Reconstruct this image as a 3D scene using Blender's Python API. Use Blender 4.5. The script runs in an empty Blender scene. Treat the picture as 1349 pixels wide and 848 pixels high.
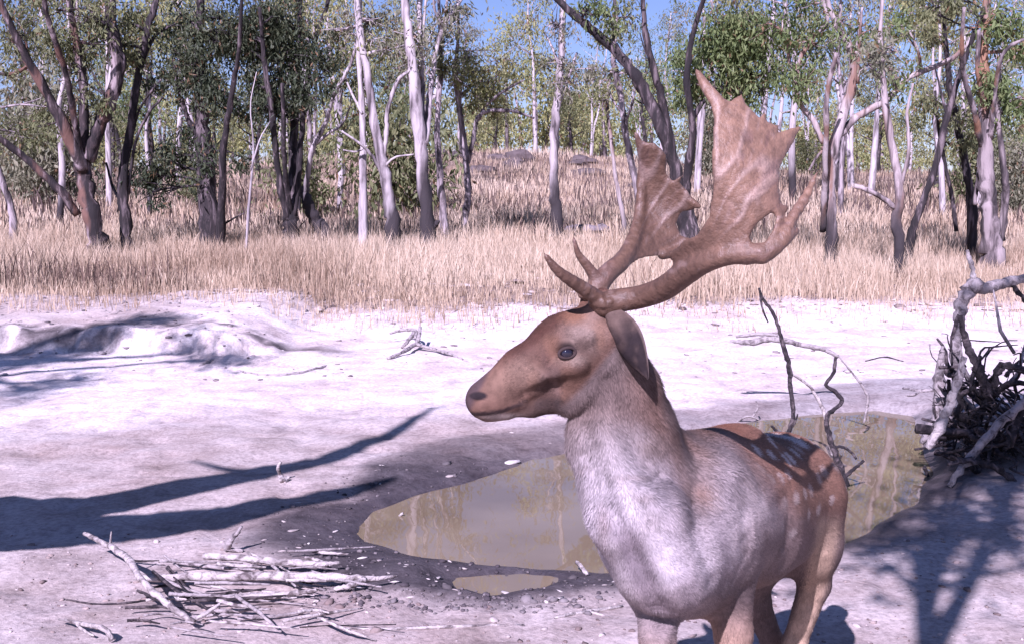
import bpy, math, random
import numpy as np
from mathutils import Vector

random.seed(7)
RNG = np.random.default_rng(11)

# ------------------------------------------------------------------ camera, sky, sun, exposure
SC = bpy.context.scene
F = 1446.0                      # focal length in photograph pixels (1349 wide)
CX, CY = 674.5, 424.0
CAM = np.array([0.0, 0.0, 1.35])
PITCH = math.atan(154.0 / F)
cam_data = bpy.data.cameras.new('camera')
cam_data.sensor_width = 36.0
cam_data.lens = 36.0 * F / 1349.0
cam_data.clip_start = 0.05
cam_data.clip_end = 2000.0
cam = bpy.data.objects.new('camera', cam_data)
SC.collection.objects.link(cam)
cam.location = CAM
cam.rotation_euler = (math.pi / 2 - PITCH, 0, 0)
SC.camera = cam

SUN_AZ = math.atan2(0.34, 0.94)       # the light travels this far right of straight ahead
SUN_EL = math.radians(39)
SDIR = np.array([math.sin(SUN_AZ) * math.cos(SUN_EL), math.cos(SUN_AZ) * math.cos(SUN_EL), -math.sin(SUN_EL)])
w = bpy.data.worlds.new('World')
SC.world = w
w.use_nodes = True
nt = w.node_tree
sky = nt.nodes.new('ShaderNodeTexSky')
sky.sky_type = 'NISHITA'
sky.sun_disc = False
sky.sun_elevation = SUN_EL
sky.sun_rotation = math.atan2(-SDIR[0], -SDIR[1])
sky.air_density = 1.0
sky.dust_density = 0.15
sky.ozone_density = 3.5
bg = nt.nodes['Background']
bg.inputs[1].default_value = 0.052
nt.links.new(sky.outputs[0], bg.inputs[0])
sd = bpy.data.lights.new('sun', 'SUN')
sd.energy = 5.0
sd.angle = math.radians(0.5)
sd.color = (1.0, 0.955, 0.90)
sun = bpy.data.objects.new('sun', sd)
SC.collection.objects.link(sun)
sun.rotation_euler = Vector(SDIR).to_track_quat('-Z', 'Y').to_euler()
sun.location = (-3, -8, 12)
vs = SC.view_settings
vs.view_transform = 'Standard'
vs.look = 'None'
vs.gamma = 1.0
vs.exposure = 0.92
vs.use_curve_mapping = False
try:                                    # the trail camera's magenta white balance
    vs.use_white_balance = True
    vs.white_balance_temperature = 5650
    vs.white_balance_tint = 42
except Exception:
    pass
SC.cycles.max_bounces = 6
SC.cycles.transparent_max_bounces = 4
SC.cycles.use_denoising = True

# ------------------------------------------------------------------ helpers
COL = SC.collection
SP, CP = math.sin(PITCH), math.cos(PITCH)

def ray(px, py):
    u = (px - CX) / F
    v = (CY - py) / F
    return np.array([u, CP + v * SP, -SP + v * CP])

def P(px, py, Y):
    d = ray(px, py)
    return CAM + d * (Y / d[1])

def G(px, py, z=0.0):
    d = ray(px, py)
    return CAM + d * ((z - CAM[2]) / d[2])

def proj(p):
    q = p - CAM
    cy = q[..., 1] * CP - q[..., 2] * SP
    cz = q[..., 1] * SP + q[..., 2] * CP
    return CX + F * q[..., 0] / cy, CY - F * cz / cy

def sst(a, b, x):
    t = np.clip((x - a) / (b - a), 0, 1)
    return t * t * (3 - 2 * t)

def vnoise(x, y, s, seed=0):
    """smooth value noise on numpy arrays, about -1..1"""
    x = np.asarray(x, float) / s + seed * 17.31
    y = np.asarray(y, float) / s - seed * 9.17
    xi, yi = np.floor(x), np.floor(y)
    fx, fy = x - xi, y - yi
    fx = fx * fx * (3 - 2 * fx)
    fy = fy * fy * (3 - 2 * fy)
    def h(a, b):
        t = np.sin(a * 127.1 + b * 311.7 + seed * 74.7) * 43758.5453
        return (t - np.floor(t)) * 2 - 1
    return (h(xi, yi) * (1 - fx) + h(xi + 1, yi) * fx) * (1 - fy) + (h(xi, yi + 1) * (1 - fx) + h(xi + 1, yi + 1) * fx) * fy

def tag(o, label=None, cat=None, group=None, kind=None):
    if label: o['label'] = label
    if cat: o['category'] = cat
    if group: o['group'] = group
    if kind: o['kind'] = kind
    return o

def empty(name, loc):
    o = bpy.data.objects.new(name, None)
    o.location = loc
    o.empty_display_size = 0.1
    COL.objects.link(o)
    return o

def add_mesh(name, verts, faces, mat, parent=None, smooth=True, attrs=None):
    """faces: (n,k) int array or list of lists; vertices in world space"""
    verts = np.asarray(verts, float)
    if parent is not None:
        verts = verts - np.array(world_loc(parent))
    me = bpy.data.meshes.new(name)
    if isinstance(faces, np.ndarray):
        n, k = faces.shape
        me.vertices.add(len(verts))
        me.vertices.foreach_set('co', verts.astype(np.float32).ravel())
        me.loops.add(n * k)
        me.loops.foreach_set('vertex_index', faces.astype(np.int32).ravel())
        me.polygons.add(n)
        me.polygons.foreach_set('loop_start', np.arange(0, n * k, k, dtype=np.int32))
        me.polygons.foreach_set('loop_total', np.full(n, k, dtype=np.int32))
        me.update(calc_edges=True)
    else:
        me.from_pydata([tuple(v) for v in verts], [], [list(f) for f in faces])
    if attrs:
        for an, av in attrs.items():
            av = np.asarray(av, np.float32)
            if av.ndim == 1:
                a = me.attributes.new(an, 'FLOAT', 'POINT')
                a.data.foreach_set('value', av)
            else:
                if av.shape[1] == 3:
                    av = np.concatenate([av, np.ones((len(av), 1), np.float32)], 1)
                a = me.attributes.new(an, 'FLOAT_COLOR', 'POINT')
                a.data.foreach_set('color', av.ravel())
    me.polygons.foreach_set('use_smooth', np.full(len(me.polygons), bool(smooth)))
    me.validate()
    me.materials.append(mat)
    o = bpy.data.objects.new(name, me)
    COL.objects.link(o)
    if parent is not None:
        o.parent = parent
    return o

def world_loc(o):
    l = Vector((0, 0, 0))
    while o is not None:
        l = l + o.location
        o = o.parent
    return l

class MB:
    """collects tubes and polygons into one mesh"""
    def __init__(self):
        self.v, self.f, self.n = [], [], 0
    def add(self, v, f):
        v = np.asarray(v, float)
        self.v.append(v)
        self.f.extend([[i + self.n for i in q] for q in f])
        self.n += len(v)
    def tube(self, pts, rad, sides=8, rough=0.0, cap=True, rnd=random):
        pts = [np.asarray(p, float) for p in pts]
        n = len(pts)
        rings = []
        prev = None
        for i in range(n):
            t = pts[min(i + 1, n - 1)] - pts[max(i - 1, 0)]
            t = t / (np.linalg.norm(t) + 1e-9)
            if prev is None:
                a = np.array([0, 1.0, 0]) if abs(t[1]) < 0.9 else np.array([1.0, 0, 0])
                u = np.cross(t, a)
            else:
                u = prev - t * np.dot(prev, t)
            u /= np.linalg.norm(u) + 1e-9
            prev = u
            b = np.cross(t, u)
            r = rad[i]
            for k in range(sides):
                an = 2 * math.pi * k / sides
                rr = r * (1 + rough * (rnd.random() * 2 - 1))
                rings.append(pts[i] + (u * math.cos(an) + b * math.sin(an)) * rr)
        f = []
        for i in range(n - 1):
            for k in range(sides):
                k2 = (k + 1) % sides
                f.append([i * sides + k, i * sides + k2, (i + 1) * sides + k2, (i + 1) * sides + k])
        if cap:
            f.append(list(range(sides))[::-1])
            f.append([(n - 1) * sides + k for k in range(sides)])
        self.add(rings, f)
    def build(self, name, mat, parent=None, smooth=True):
        return add_mesh(name, np.concatenate(self.v), self.f, mat, parent, smooth)

def smooth_path(pts, n):
    """Catmull-Rom through rows of numbers"""
    p = np.asarray(pts, float)
    p = np.vstack([2 * p[0] - p[1], p, 2 * p[-1] - p[-2]])
    m = len(p) - 3
    out = []
    for t in np.linspace(0, m - 1e-6, n):
        i = int(t)
        f = t - i
        a, b, c, d = p[i], p[i + 1], p[i + 2], p[i + 3]
        out.append(0.5 * (2 * b + (c - a) * f + (2 * a - 5 * b + 4 * c - d) * f * f + (3 * b - 3 * c + d - a) * f ** 3))
    return np.array(out)

# ------------------------------------------------------------------ materials
MATS = {}
def newmat(name):
    m = bpy.data.materials.new(name)
    m.use_nodes = True
    MATS[name] = m
    b = m.node_tree.nodes['Principled BSDF']
    return m, m.node_tree, b

def N(nt, typ, **kw):
    n = nt.nodes.new(typ)
    for k, v in kw.items():
        if k.startswith('i_'):
            n.inputs[k[2:].replace('_', ' ')].default_value = v
        else:
            setattr(n, k, v)
    return n

def ramp(nt, stops, fac=None):
    r = nt.nodes.new('ShaderNodeValToRGB')
    e = r.color_ramp.elements
    while len(e) < len(stops):
        e.new(0.5)
    for k, (p, c) in enumerate(stops):
        e[k].position = p
        e[k].color = (*c, 1)
    if fac is not None:
        nt.links.new(fac, r.inputs[0])
    return r

def bark(name, c_dark, c_mid, c_pale, bias=0.5, scale=3.0, scorch=None, rust=None, bump=1.0, wscale=1.0, zs=0.55):
    """streaky bark: noise stretched up the trunk; optional scorched foot and rust-coloured stripped patches"""
    m, nt, b = newmat(name)
    L = nt.links
    tc = N(nt, 'ShaderNodeTexCoord')
    oi = N(nt, 'ShaderNodeObjectInfo')
    mp = N(nt, 'ShaderNodeMapping')
    mp.inputs['Scale'].default_value = (scale * 3.2 * wscale, scale * 3.2 * wscale, scale * zs)
    L.new(tc.outputs['Object'], mp.inputs[0])
    add = N(nt, 'ShaderNodeVectorMath', operation='ADD')
    L.new(mp.outputs[0], add.inputs[0])
    sc = N(nt, 'ShaderNodeVectorMath', operation='SCALE')
    L.new(oi.outputs['Location'], sc.inputs[0]); sc.inputs['Scale'].default_value = 1.7
    L.new(sc.outputs[0], add.inputs[1])
    n1 = N(nt, 'ShaderNodeTexNoise', i_Scale=1.0, i_Detail=8.0, i_Roughness=0.62, i_Distortion=0.6)
    L.new(add.outputs[0], n1.inputs['Vector'])
    r = ramp(nt, [(max(0.02, bias - 0.10), c_dark), (bias, c_mid), (min(0.98, bias + 0.10), c_pale)], n1.outputs['Fac'])
    out = r.outputs[0]
    if rust is not None:
        n2 = N(nt, 'ShaderNodeTexNoise', i_Scale=0.45, i_Detail=3.0)
        L.new(add.outputs[0], n2.inputs['Vector'])
        k = ramp(nt, [(0.54, (0, 0, 0)), (0.62, (1, 1, 1))], n2.outputs['Fac'])
        mx = N(nt, 'ShaderNodeMix', data_type='RGBA')
        L.new(k.outputs[0], mx.inputs[0]); L.new(out, mx.inputs[6]); mx.inputs[7].default_value = (*rust, 1)
        out = mx.outputs[2]
    if scorch is not None:
        sx = N(nt, 'ShaderNodeSeparateXYZ')
        L.new(tc.outputs['Object'], sx.inputs[0])
        n3 = N(nt, 'ShaderNodeTexNoise', i_Scale=0.5, i_Detail=4.0)
        L.new(add.outputs[0], n3.inputs['Vector'])
        ma = N(nt, 'ShaderNodeMath', operation='MULTIPLY_ADD'); L.new(n3.outputs['Fac'], ma.inputs[0])
        ma.inputs[1].default_value = 2.4; L.new(sx.outputs['Z'], ma.inputs[2])
        k = ramp(nt, [(0.0, (1, 1, 1)), (1.0, (0, 0, 0))])
        mr = N(nt, 'ShaderNodeMapRange'); L.new(ma.outputs[0], mr.inputs[0])
        mr.inputs[1].default_value = scorch; mr.inputs[2].default_value = scorch + 0.7
        L.new(mr.outputs[0], k.inputs[0])
        mx = N(nt, 'ShaderNodeMix', data_type='RGBA')
        L.new(k.outputs[0], mx.inputs[0]); L.new(out, mx.inputs[6]); mx.inputs[7].default_value = (0.03, 0.024, 0.026, 1)
        out = mx.outputs[2]
    L.new(out, b.inputs['Base Color'])
    b.inputs['Roughness'].default_value = 0.9
    bp = N(nt, 'ShaderNodeBump', i_Strength=bump, i_Distance=0.03)
    L.new(n1.outputs['Fac'], bp.inputs['Height'])
    L.new(bp.outputs[0], b.inputs['Normal'])
    return m

bark('bark_dark', (0.012, 0.009, 0.010), (0.034, 0.025, 0.026), (0.15, 0.118, 0.12), bias=0.54, scale=3.0)
bark('bark_brown', (0.014, 0.010, 0.011), (0.052, 0.036, 0.036), (0.28, 0.225, 0.225), bias=0.54, scale=2.2, rust=(0.14, 0.075, 0.055))
bark('bark_pale', (0.05, 0.04, 0.042), (0.24, 0.205, 0.21), (0.40, 0.355, 0.355), bias=0.44, scale=1.7, scorch=2.0)
bark('bark_white', (0.07, 0.058, 0.06), (0.28, 0.245, 0.25), (0.44, 0.395, 0.395), bias=0.43, scale=1.7)
bark('bark_grey', (0.04, 0.03, 0.033), (0.14, 0.115, 0.118), (0.34, 0.29, 0.295), bias=0.47, scale=2.4)
bark('bark_rust', (0.04, 0.03, 0.028), (0.19, 0.15, 0.145), (0.36, 0.305, 0.295), bias=0.44, scale=2.0, rust=(0.20, 0.12, 0.088), scorch=1.6)
bark('bark_shaggy', (0.018, 0.014, 0.014), (0.10, 0.08, 0.08), (0.27, 0.225, 0.22), bias=0.48, scale=2.0, rust=(0.25, 0.135, 0.08))
bark('dead_wood', (0.09, 0.07, 0.068), (0.27, 0.235, 0.225), (0.45, 0.40, 0.38), bias=0.45, scale=7.0, bump=0.8, wscale=1.0, zs=3.2)
bark('dead_wood_grey', (0.04, 0.032, 0.036), (0.18, 0.152, 0.15), (0.33, 0.29, 0.285), bias=0.42, scale=7.0, bump=0.8, zs=3.2)
bark('dead_wood_dark', (0.012, 0.009, 0.011), (0.04, 0.03, 0.033), (0.12, 0.095, 0.095), bias=0.52, scale=7.0, zs=3.2)

def attr_mat(name, rough=0.6, transl=0.0, spec=0.3, noise=None, bump=None):
    m, nt, b = newmat(name)
    L = nt.links
    a = N(nt, 'ShaderNodeAttribute', attribute_name='col')
    out = a.outputs['Color']
    if noise:
        tc = N(nt, 'ShaderNodeTexCoord')
        n1 = N(nt, 'ShaderNodeTexNoise', i_Scale=noise[0], i_Detail=6.0, i_Roughness=0.65)
        L.new(tc.outputs['Object'], n1.inputs['Vector'])
        r = ramp(nt, [(0.25, (1 - noise[1],) * 3), (0.75, (1 + noise[1],) * 3)], n1.outputs['Fac'])
        mx = N(nt, 'ShaderNodeMix', data_type='RGBA', blend_type='MULTIPLY')
        mx.inputs[0].default_value = 1.0
        L.new(out, mx.inputs[6]); L.new(r.outputs[0], mx.inputs[7])
        out = mx.outputs[2]
        if bump:
            bp = N(nt, 'ShaderNodeBump', i_Strength=bump[0], i_Distance=bump[1])
            L.new(n1.outputs['Fac'], bp.inputs['Height'])
            L.new(bp.outputs[0], b.inputs['Normal'])
    L.new(out, b.inputs['Base Color'])
    b.inputs['Roughness'].default_value = rough
    b.inputs['Specular IOR Level'].default_value = spec
    if transl > 0:
        t = N(nt, 'ShaderNodeBsdfTranslucent')
        L.new(out, t.inputs[0])
        ms = N(nt, 'ShaderNodeMixShader'); ms.inputs[0].default_value = transl
        L.new(b.outputs[0], ms.inputs[1]); L.new(t.outputs[0], ms.inputs[2])
        o = nt.nodes['Material Output']
        L.new(ms.outputs[0], o.inputs[0])
    return m
attr_mat('leaf', rough=0.55, transl=0.40, spec=0.35)
attr_mat('grass', rough=0.7, transl=0.25, spec=0.2)
attr_mat('coat', rough=0.85, spec=0.12, noise=(60.0, 0.30), bump=(0.35, 0.006))
attr_mat('fur', rough=0.75, transl=0.0, spec=0.15)
attr_mat('antler', rough=0.42, spec=0.45, noise=(70.0, 0.38), bump=(0.7, 0.006))
attr_mat('clod', rough=0.85, spec=0.2, noise=(30.0, 0.25), bump=(0.5, 0.01))
attr_mat('rock', rough=0.9, spec=0.2, noise=(6.0, 0.35), bump=(0.6, 0.04))
m, nt, b = newmat('eye')
b.inputs['Base Color'].default_value = (0.012, 0.010, 0.018, 1)
b.inputs['Roughness'].default_value = 0.06
b.inputs['Coat Weight'].default_value = 0.6
m, nt, b = newmat('hoof')
b.inputs['Base Color'].default_value = (0.03, 0.026, 0.025, 1)
b.inputs['Roughness'].default_value = 0.5
# ------------------------------------------------------------------ ground
def poly_sd(px, py, poly):
    """signed distance to polygon, negative inside (numpy arrays)"""
    poly = np.asarray(poly, float)
    d = np.full(np.shape(px), 1e9)
    ins = np.zeros(np.shape(px), bool)
    n = len(poly)
    for i in range(n):
        ax, ay = poly[i]
        bx, by = poly[(i + 1) % n]
        ex, ey = bx - ax, by - ay
        wx, wy = px - ax, py - ay
        t = np.clip((wx * ex + wy * ey) / (ex * ex + ey * ey + 1e-12), 0, 1)
        d = np.minimum(d, (wx - ex * t) ** 2 + (wy - ey * t) ** 2)
        c = ((ay <= py) & (by > py)) | ((by <= py) & (ay > py))
        with np.errstate(divide='ignore', invalid='ignore'):
            xi = ax + (py - ay) / (by - ay) * ex
        ins ^= c & (px < xi)
    d = np.sqrt(d)
    return np.where(ins, -d, d)

def gpoly(pix):
    return np.array([G(a, b, -0.045)[:2] for a, b in pix])

POND = gpoly([(462, 690), (480, 712), (560, 732), (660, 742), (790, 752), (900, 748), (1010, 738), (1100, 724), (1150, 700),
              (1205, 668), (1245, 625), (1255, 580), (1225, 545), (1150, 535), (1060, 545), (960, 556), (880, 566), (800, 583), (740, 597),
              (660, 617), (600, 636), (540, 655), (490, 672)])
PUDDLE = gpoly([(575, 766), (600, 758), (660, 760), (712, 764), (700, 778), (650, 786), (600, 782)])
MUD = gpoly([(455, 640), (530, 615), (590, 590), (660, 578), (745, 572), (860, 555), (980, 540), (1100, 520), (1235, 508), (1330, 540),
             (1330, 640), (1240, 680), (1170, 715), (1120, 735), (1000, 755), (880, 770), (800, 790), (700, 800), (560, 802), (450, 795), (390, 760), (330, 725), (370, 690), (430, 660)])
YS = [-40, 8, 10, 12.5, 16, 20, 24, 30, 45, 60, 90, 160, 400, 900]
ZS = [0, 0, .05, .22, .38, .45, .62, 1.05, 2.7, 4.2, 5.2, 6.0, 8, 10]

def ground_z(x, y):
    x = np.asarray(x, float); y = np.asarray(y, float)
    z = np.interp(y, YS, ZS)
    u = x / np.maximum(y, 5.0)
    hill = np.exp(-((u + 0.03) / 0.22) ** 2)
    z = z - np.maximum(z - 0.62, 0) * (1 - hill) * 0.35
    far = sst(10, 30, y)
    z = z + vnoise(x, y, 9.0, 1) * 0.12 * far + vnoise(x, y, 3.1, 2) * 0.05 * sst(8, 14, y)
    # eroded ledge on the left bank
    edge = 9.75 + 0.30 * vnoise(x, y * 0, 0.9, 3) + 0.10 * vnoise(x, y * 0, 0.3, 4)
    led = sst(-1.9, -2.7, x) * sst(edge - 0.10, edge + 0.06, y) * (1 - sst(11.2, 15, y))
    z = z + 0.20 * led
    lf = sst(-1.7, -2.4, x) * np.exp(-((y - edge) / 0.28) ** 2)
    z = z - lf * 0.09 * sst(0.0, 0.6, vnoise(x, y, 0.33, 51)) + lf * 0.035 * vnoise(x, y, 0.14, 52)
    # right-hand bank rises gently
    z = z + 0.10 * sst(1.6, 3.4, x) * sst(3.2, 4.6, y) * (1 - sst(6.5, 9, y))
    near = 1 - sst(14, 22, y)
    sdp0 = poly_sd(x, y, POND)
    near = near * (0.25 + 0.75 * sst(0.05, 0.6, sdp0))
    z = z + near * (vnoise(x, y, 0.8, 5) * 0.018 + vnoise(x, y, 0.31, 6) * 0.011 + vnoise(x, y, 0.13, 7) * 0.007 - 0.014 * sst(0.45, 0.8, vnoise(x, y, 0.16, 57)) + 0.03 * sst(8.5, 10, y) * np.abs(vnoise(x, y, 0.45, 58)))
    # hollows of the pond and the puddle
    sdp = sdp0 + 0.045 * vnoise(x, y, 0.5, 8) + 0.02 * vnoise(x, y, 0.17, 18)
    z = z - 0.040 * (1 - sst(-0.06, 0.4, sdp)) - 0.17 * sst(0.06, -0.4, sdp)
    sd2 = poly_sd(x, y, PUDDLE) + 0.03 * vnoise(x, y, 0.25, 9)
    z = z - 0.06 * sst(0.12, -0.08, sd2)
    mud = sst(0.12, -0.1, poly_sd(x, y, MUD) + 0.10 * vnoise(x, y, 0.45, 10))
    ring = mud * sst(-0.05, 0.06, sdp)
    z = z + ring * (0.016 * np.abs(vnoise(x, y, 0.11, 11)) - 0.012 * sst(0.2, 0.7, vnoise(x, y, 0.19, 12)))
    return z

def axis(lo, hi, d0, d1, step, grow=1.09):
    a = list(np.arange(d0, d1 + 1e-6, step))
    s = step
    while a[-1] < hi:
        s *= grow
        a.append(a[-1] + s)
    s = step
    while a[0] > lo:
        s *= grow
        a.insert(0, a[0] - s)
    return np.array(a)

xs = axis(-260, 260, -4.4, 4.4, 0.04, 1.07)
ys = axis(-60, 600, 2.3, 12.4, 0.04, 1.05)
X, Y = np.meshgrid(xs, ys, indexing='ij')
Z = ground_z(X, Y)
gv = np.stack([X, Y, Z], -1).reshape(-1, 3)
ii = np.arange(len(xs) * len(ys)).reshape(len(xs), len(ys))
gf = np.stack([ii[:-1, :-1], ii[1:, :-1], ii[1:, 1:], ii[:-1, 1:]], -1).reshape(-1, 4)
sdm = poly_sd(X, Y, MUD) + 0.16 * vnoise(X, Y, 0.5, 13) + 0.07 * vnoise(X, Y, 0.17, 14)
mudv = sst(0.14, -0.12, sdm) * (1 - 0.45 * sst(5.4, 6.6, Y))
sdpd = poly_sd(X, Y, POND)
ledgev = sst(-1.5, -2.3, X + 0.4 * vnoise(X, Y, 0.6, 53)) * np.exp(-((Y - 9.85 + 0.2 * vnoise(X, Y, 0.7, 54)) / 0.30) ** 2)
mudv = np.maximum(mudv, 0.95 * ledgev * sst(-0.35, 0.25, vnoise(X, Y, 0.22, 55) + 0.5 * vnoise(X, Y, 0.09, 56)))
wetv = sst(0.30, -0.02, sdpd + 0.10 * vnoise(X, Y, 0.3, 15)) * mudv
GRASS_EDGE = lambda x: 12.5 + 0.7 * vnoise(x, 0 * x, 2.3, 21) + 0.4 * vnoise(x, 0 * x, 0.7, 22) - 0.6 * sst(-3.5, -5, x)
grassv = sst(-0.5, 0.8, Y - GRASS_EDGE(X))
# the white salt-crusted slope across the pond
crust = sst(6.2, 7.6, Y + 0.5 * vnoise(X, Y, 1.4, 23)) * (1 - grassv) * (1 - 0.75 * sst(-2.0, -3.6, X + 0.4 * vnoise(X, Y, 0.8, 24)) * sst(9.6, 10.0, Y))

m, nt, b = newmat('earth')
L = nt.links
tc = N(nt, 'ShaderNodeTexCoord')
def noise(scale, detail=6.0, rough=0.6):
    n = N(nt, 'ShaderNodeTexNoise', i_Scale=scale, i_Detail=detail, i_Roughness=rough)
    L.new(tc.outputs['Object'], n.inputs['Vector'])
    return n
def attr(nm):
    return N(nt, 'ShaderNodeAttribute', attribute_name=nm).outputs['Fac']
def mix(fac, a, b_, blend='MIX'):
    x = N(nt, 'ShaderNodeMix', data_type='RGBA', blend_type=blend)
    if isinstance(fac, float): x.inputs[0].default_value = fac
    else: L.new(fac, x.inputs[0])
    for s, v in ((6, a), (7, b_)):
        if isinstance(v, tuple): x.inputs[s].default_value = (*v, 1)
        else: L.new(v, x.inputs[s])
    return x.outputs[2]
nA, nB, nC, nD = noise(0.9, 5), noise(6.0, 8, 0.7), noise(40.0, 6, 0.7), noise(2.6, 6)
sand = ramp(nt, [(0.30, (0.30, 0.245, 0.22)), (0.48, (0.42, 0.355, 0.33)), (0.66, (0.50, 0.44, 0.415))], nD.outputs['Fac'])
salt = ramp(nt, [(0.28, (0.44, 0.375, 0.355)), (0.42, (0.62, 0.55, 0.53)), (0.60, (0.71, 0.655, 0.64))], nD.outputs['Fac'])
c = mix(attr('crust'), sand.outputs[0], salt.outputs[0])
litter = ramp(nt, [(0.30, (0.10, 0.07, 0.06)), (0.52, (0.26, 0.19, 0.145)), (0.7, (0.38, 0.29, 0.22))], nB.outputs['Fac'])
c = mix(attr('grassy'), c, litter.outputs[0])
mudc = ramp(nt, [(0.3, (0.045, 0.037, 0.041)), (0.55, (0.074, 0.063, 0.068)), (0.75, (0.115, 0.100, 0.104))], nB.outputs['Fac'])
c = mix(attr('mud'), c, mudc.outputs[0])
grain = ramp(nt, [(0.34, (0.66, 0.64, 0.64)), (0.58, (1.06, 1.06, 1.06))], nC.outputs['Fac'])
c = mix(1.0, c, grain.outputs[0], 'MULTIPLY')
pat = ramp(nt, [(0.36, (0.60, 0.57, 0.59)), (0.48, (1, 1, 1))], nB.outputs['Fac'])
c = mix(0.6, c, pat.outputs[0], 'MULTIPLY')
stain = ramp(nt, [(0.38, (0.80, 0.73, 0.70)), (0.56, (1, 1, 1))], nA.outputs['Fac'])
c = mix(0.6, c, stain.outputs[0], 'MULTIPLY')
L.new(c, b.inputs['Base Color'])
mr = N(nt, 'ShaderNodeMapRange'); L.new(attr('wet'), mr.inputs[0]); mr.inputs[3].default_value = 0.92; mr.inputs[4].default_value = 0.42
L.new(mr.outputs[0], b.inputs['Roughness'])
b.inputs['Specular IOR Level'].default_value = 0.3
ad = N(nt, 'ShaderNodeMath', operation='MULTIPLY_ADD'); L.new(nC.outputs['Fac'], ad.inputs[0]); ad.inputs[1].default_value = 0.35; L.new(nB.outputs['Fac'], ad.inputs[2])
bp = N(nt, 'ShaderNodeBump', i_Strength=0.55, i_Distance=0.035); L.new(ad.outputs[0], bp.inputs['Height']); L.new(bp.outputs[0], b.inputs['Normal'])

ground = add_mesh('ground', gv, gf, MATS['earth'], attrs={'mud': mudv.ravel(), 'wet': wetv.ravel(), 'grassy': grassv.ravel(), 'crust': crust.ravel()})
tag(ground, 'pale dry sandy ground with a muddy rim round the waterhole', 'ground', kind='structure')

# water
WZ = -0.052
m, nt, b = newmat('water')
L = nt.links
tc = N(nt, 'ShaderNodeTexCoord')
n1 = N(nt, 'ShaderNodeTexNoise', i_Scale=1.6, i_Detail=3.0); L.new(tc.outputs['Object'], n1.inputs['Vector'])
r = ramp(nt, [(0.35, (0.150, 0.113, 0.070)), (0.65, (0.210, 0.165, 0.108))], n1.outputs['Fac'])
L.new(r.outputs[0], b.inputs['Base Color'])
b.inputs['Roughness'].default_value = 0.015
b.inputs['IOR'].default_value = 1.33
b.inputs['Specular IOR Level'].default_value = 0.5
mp = N(nt, 'ShaderNodeMapping'); mp.inputs['Scale'].default_value = (5, 2.2, 1); L.new(tc.outputs['Object'], mp.inputs[0])
n2 = N(nt, 'ShaderNodeTexNoise', i_Scale=1.0, i_Detail=2.0); L.new(mp.outputs[0], n2.inputs['Vector'])
bp = N(nt, 'ShaderNodeBump', i_Strength=0.03, i_Distance=0.05); L.new(n2.outputs['Fac'], bp.inputs['Height']); L.new(bp.outputs[0], b.inputs['Normal'])
def sheet(name, poly, z, grow):
    c = poly.mean(0)
    pp = [c + (p - c) * (1 + grow / np.linalg.norm(p - c)) for p in poly]
    v = [(p[0], p[1], z) for p in pp]
    from mathutils.geometry import tessellate_polygon
    tri = tessellate_polygon([[Vector(q) for q in v]])
    tri = [t if (np.cross(np.subtract(v[t[1]], v[t[0]]), np.subtract(v[t[2]], v[t[0]])))[2] > 0 else t[::-1] for t in tri]
    return add_mesh(name, np.array(v), tri, MATS['water'], smooth=False)
pond = sheet('pond_water', POND, WZ, 0.22)
tag(pond, 'still tan waterhole reflecting trees and patches of sky', 'water', kind='structure')
pud = sheet('puddle_water', PUDDLE, -0.050, 0.05)
tag(pud, 'shallow puddle in the grey mud in front of the waterhole', 'water', kind='structure')
# ------------------------------------------------------------------ fallow buck: one continuous skin from a blended distance field
class Field:
    def __init__(self, xs, ys, zs):
        self.ax = [np.asarray(a, np.float32) for a in (xs, ys, zs)]
        self.F = np.full([len(a) for a in self.ax], 0.5, np.float32)
    def _sub(self, lo, hi):
        s = []
        for k in range(3):
            a = np.searchsorted(self.ax[k], lo[k]); b = np.searchsorted(self.ax[k], hi[k])
            s.append(slice(max(a - 1, 0), min(b + 1, len(self.ax[k]))))
        g = np.meshgrid(*[self.ax[k][s[k]] for k in range(3)], indexing='ij')
        return tuple(s), g
    def blend(self, d, s, k, cut=False):
        A = self.F[s]
        if cut:
            h = np.maximum(k - np.abs(A + d), 0) / k
            self.F[s] = np.maximum(A, -d) + h * h * k * 0.25
        else:
            h = np.maximum(k - np.abs(A - d), 0) / k
            self.F[s] = np.minimum(A, d) - h * h * k * 0.25
    def cone(self, a, b, ra, rb, k=0.03, cut=False, lat=None, ls=1.0, pl=None):
        """round cone a-b; lat: unit direction squeezed by ls about the plane through pl"""
        a = np.asarray(a, float); b = np.asarray(b, float)
        r = max(ra, rb) + 2 * k + 0.02
        s, g = self._sub(np.minimum(a, b) - r, np.maximum(a, b) + r)
        p = np.stack(g, -1).astype(np.float32)
        if lat is not None:
            lat = np.asarray(lat, float)
            c = ((p - pl) @ lat.astype(np.float32))[..., None] * lat.astype(np.float32)
            p = p + c * (1 / ls - 1)
            a = a + np.dot(a - pl, lat) * lat * (1 / ls - 1)
            b = b + np.dot(b - pl, lat) * lat * (1 / ls - 1)
        e = b - a
        t = np.clip(((p - a) @ e) / (np.dot(e, e) + 1e-9), 0, 1)
        d = np.linalg.norm(p - a - t[..., None] * e, axis=-1) - (ra + (rb - ra) * t)
        self.blend(d.astype(np.float32), s, k, cut)
    def chain(self, pts, rad, k=0.03, **kw):
        for i in range(len(pts) - 1):
            self.cone(pts[i], pts[i + 1], rad[i], rad[i + 1], k if i == 0 else min(k, 0.02), **kw)

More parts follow.
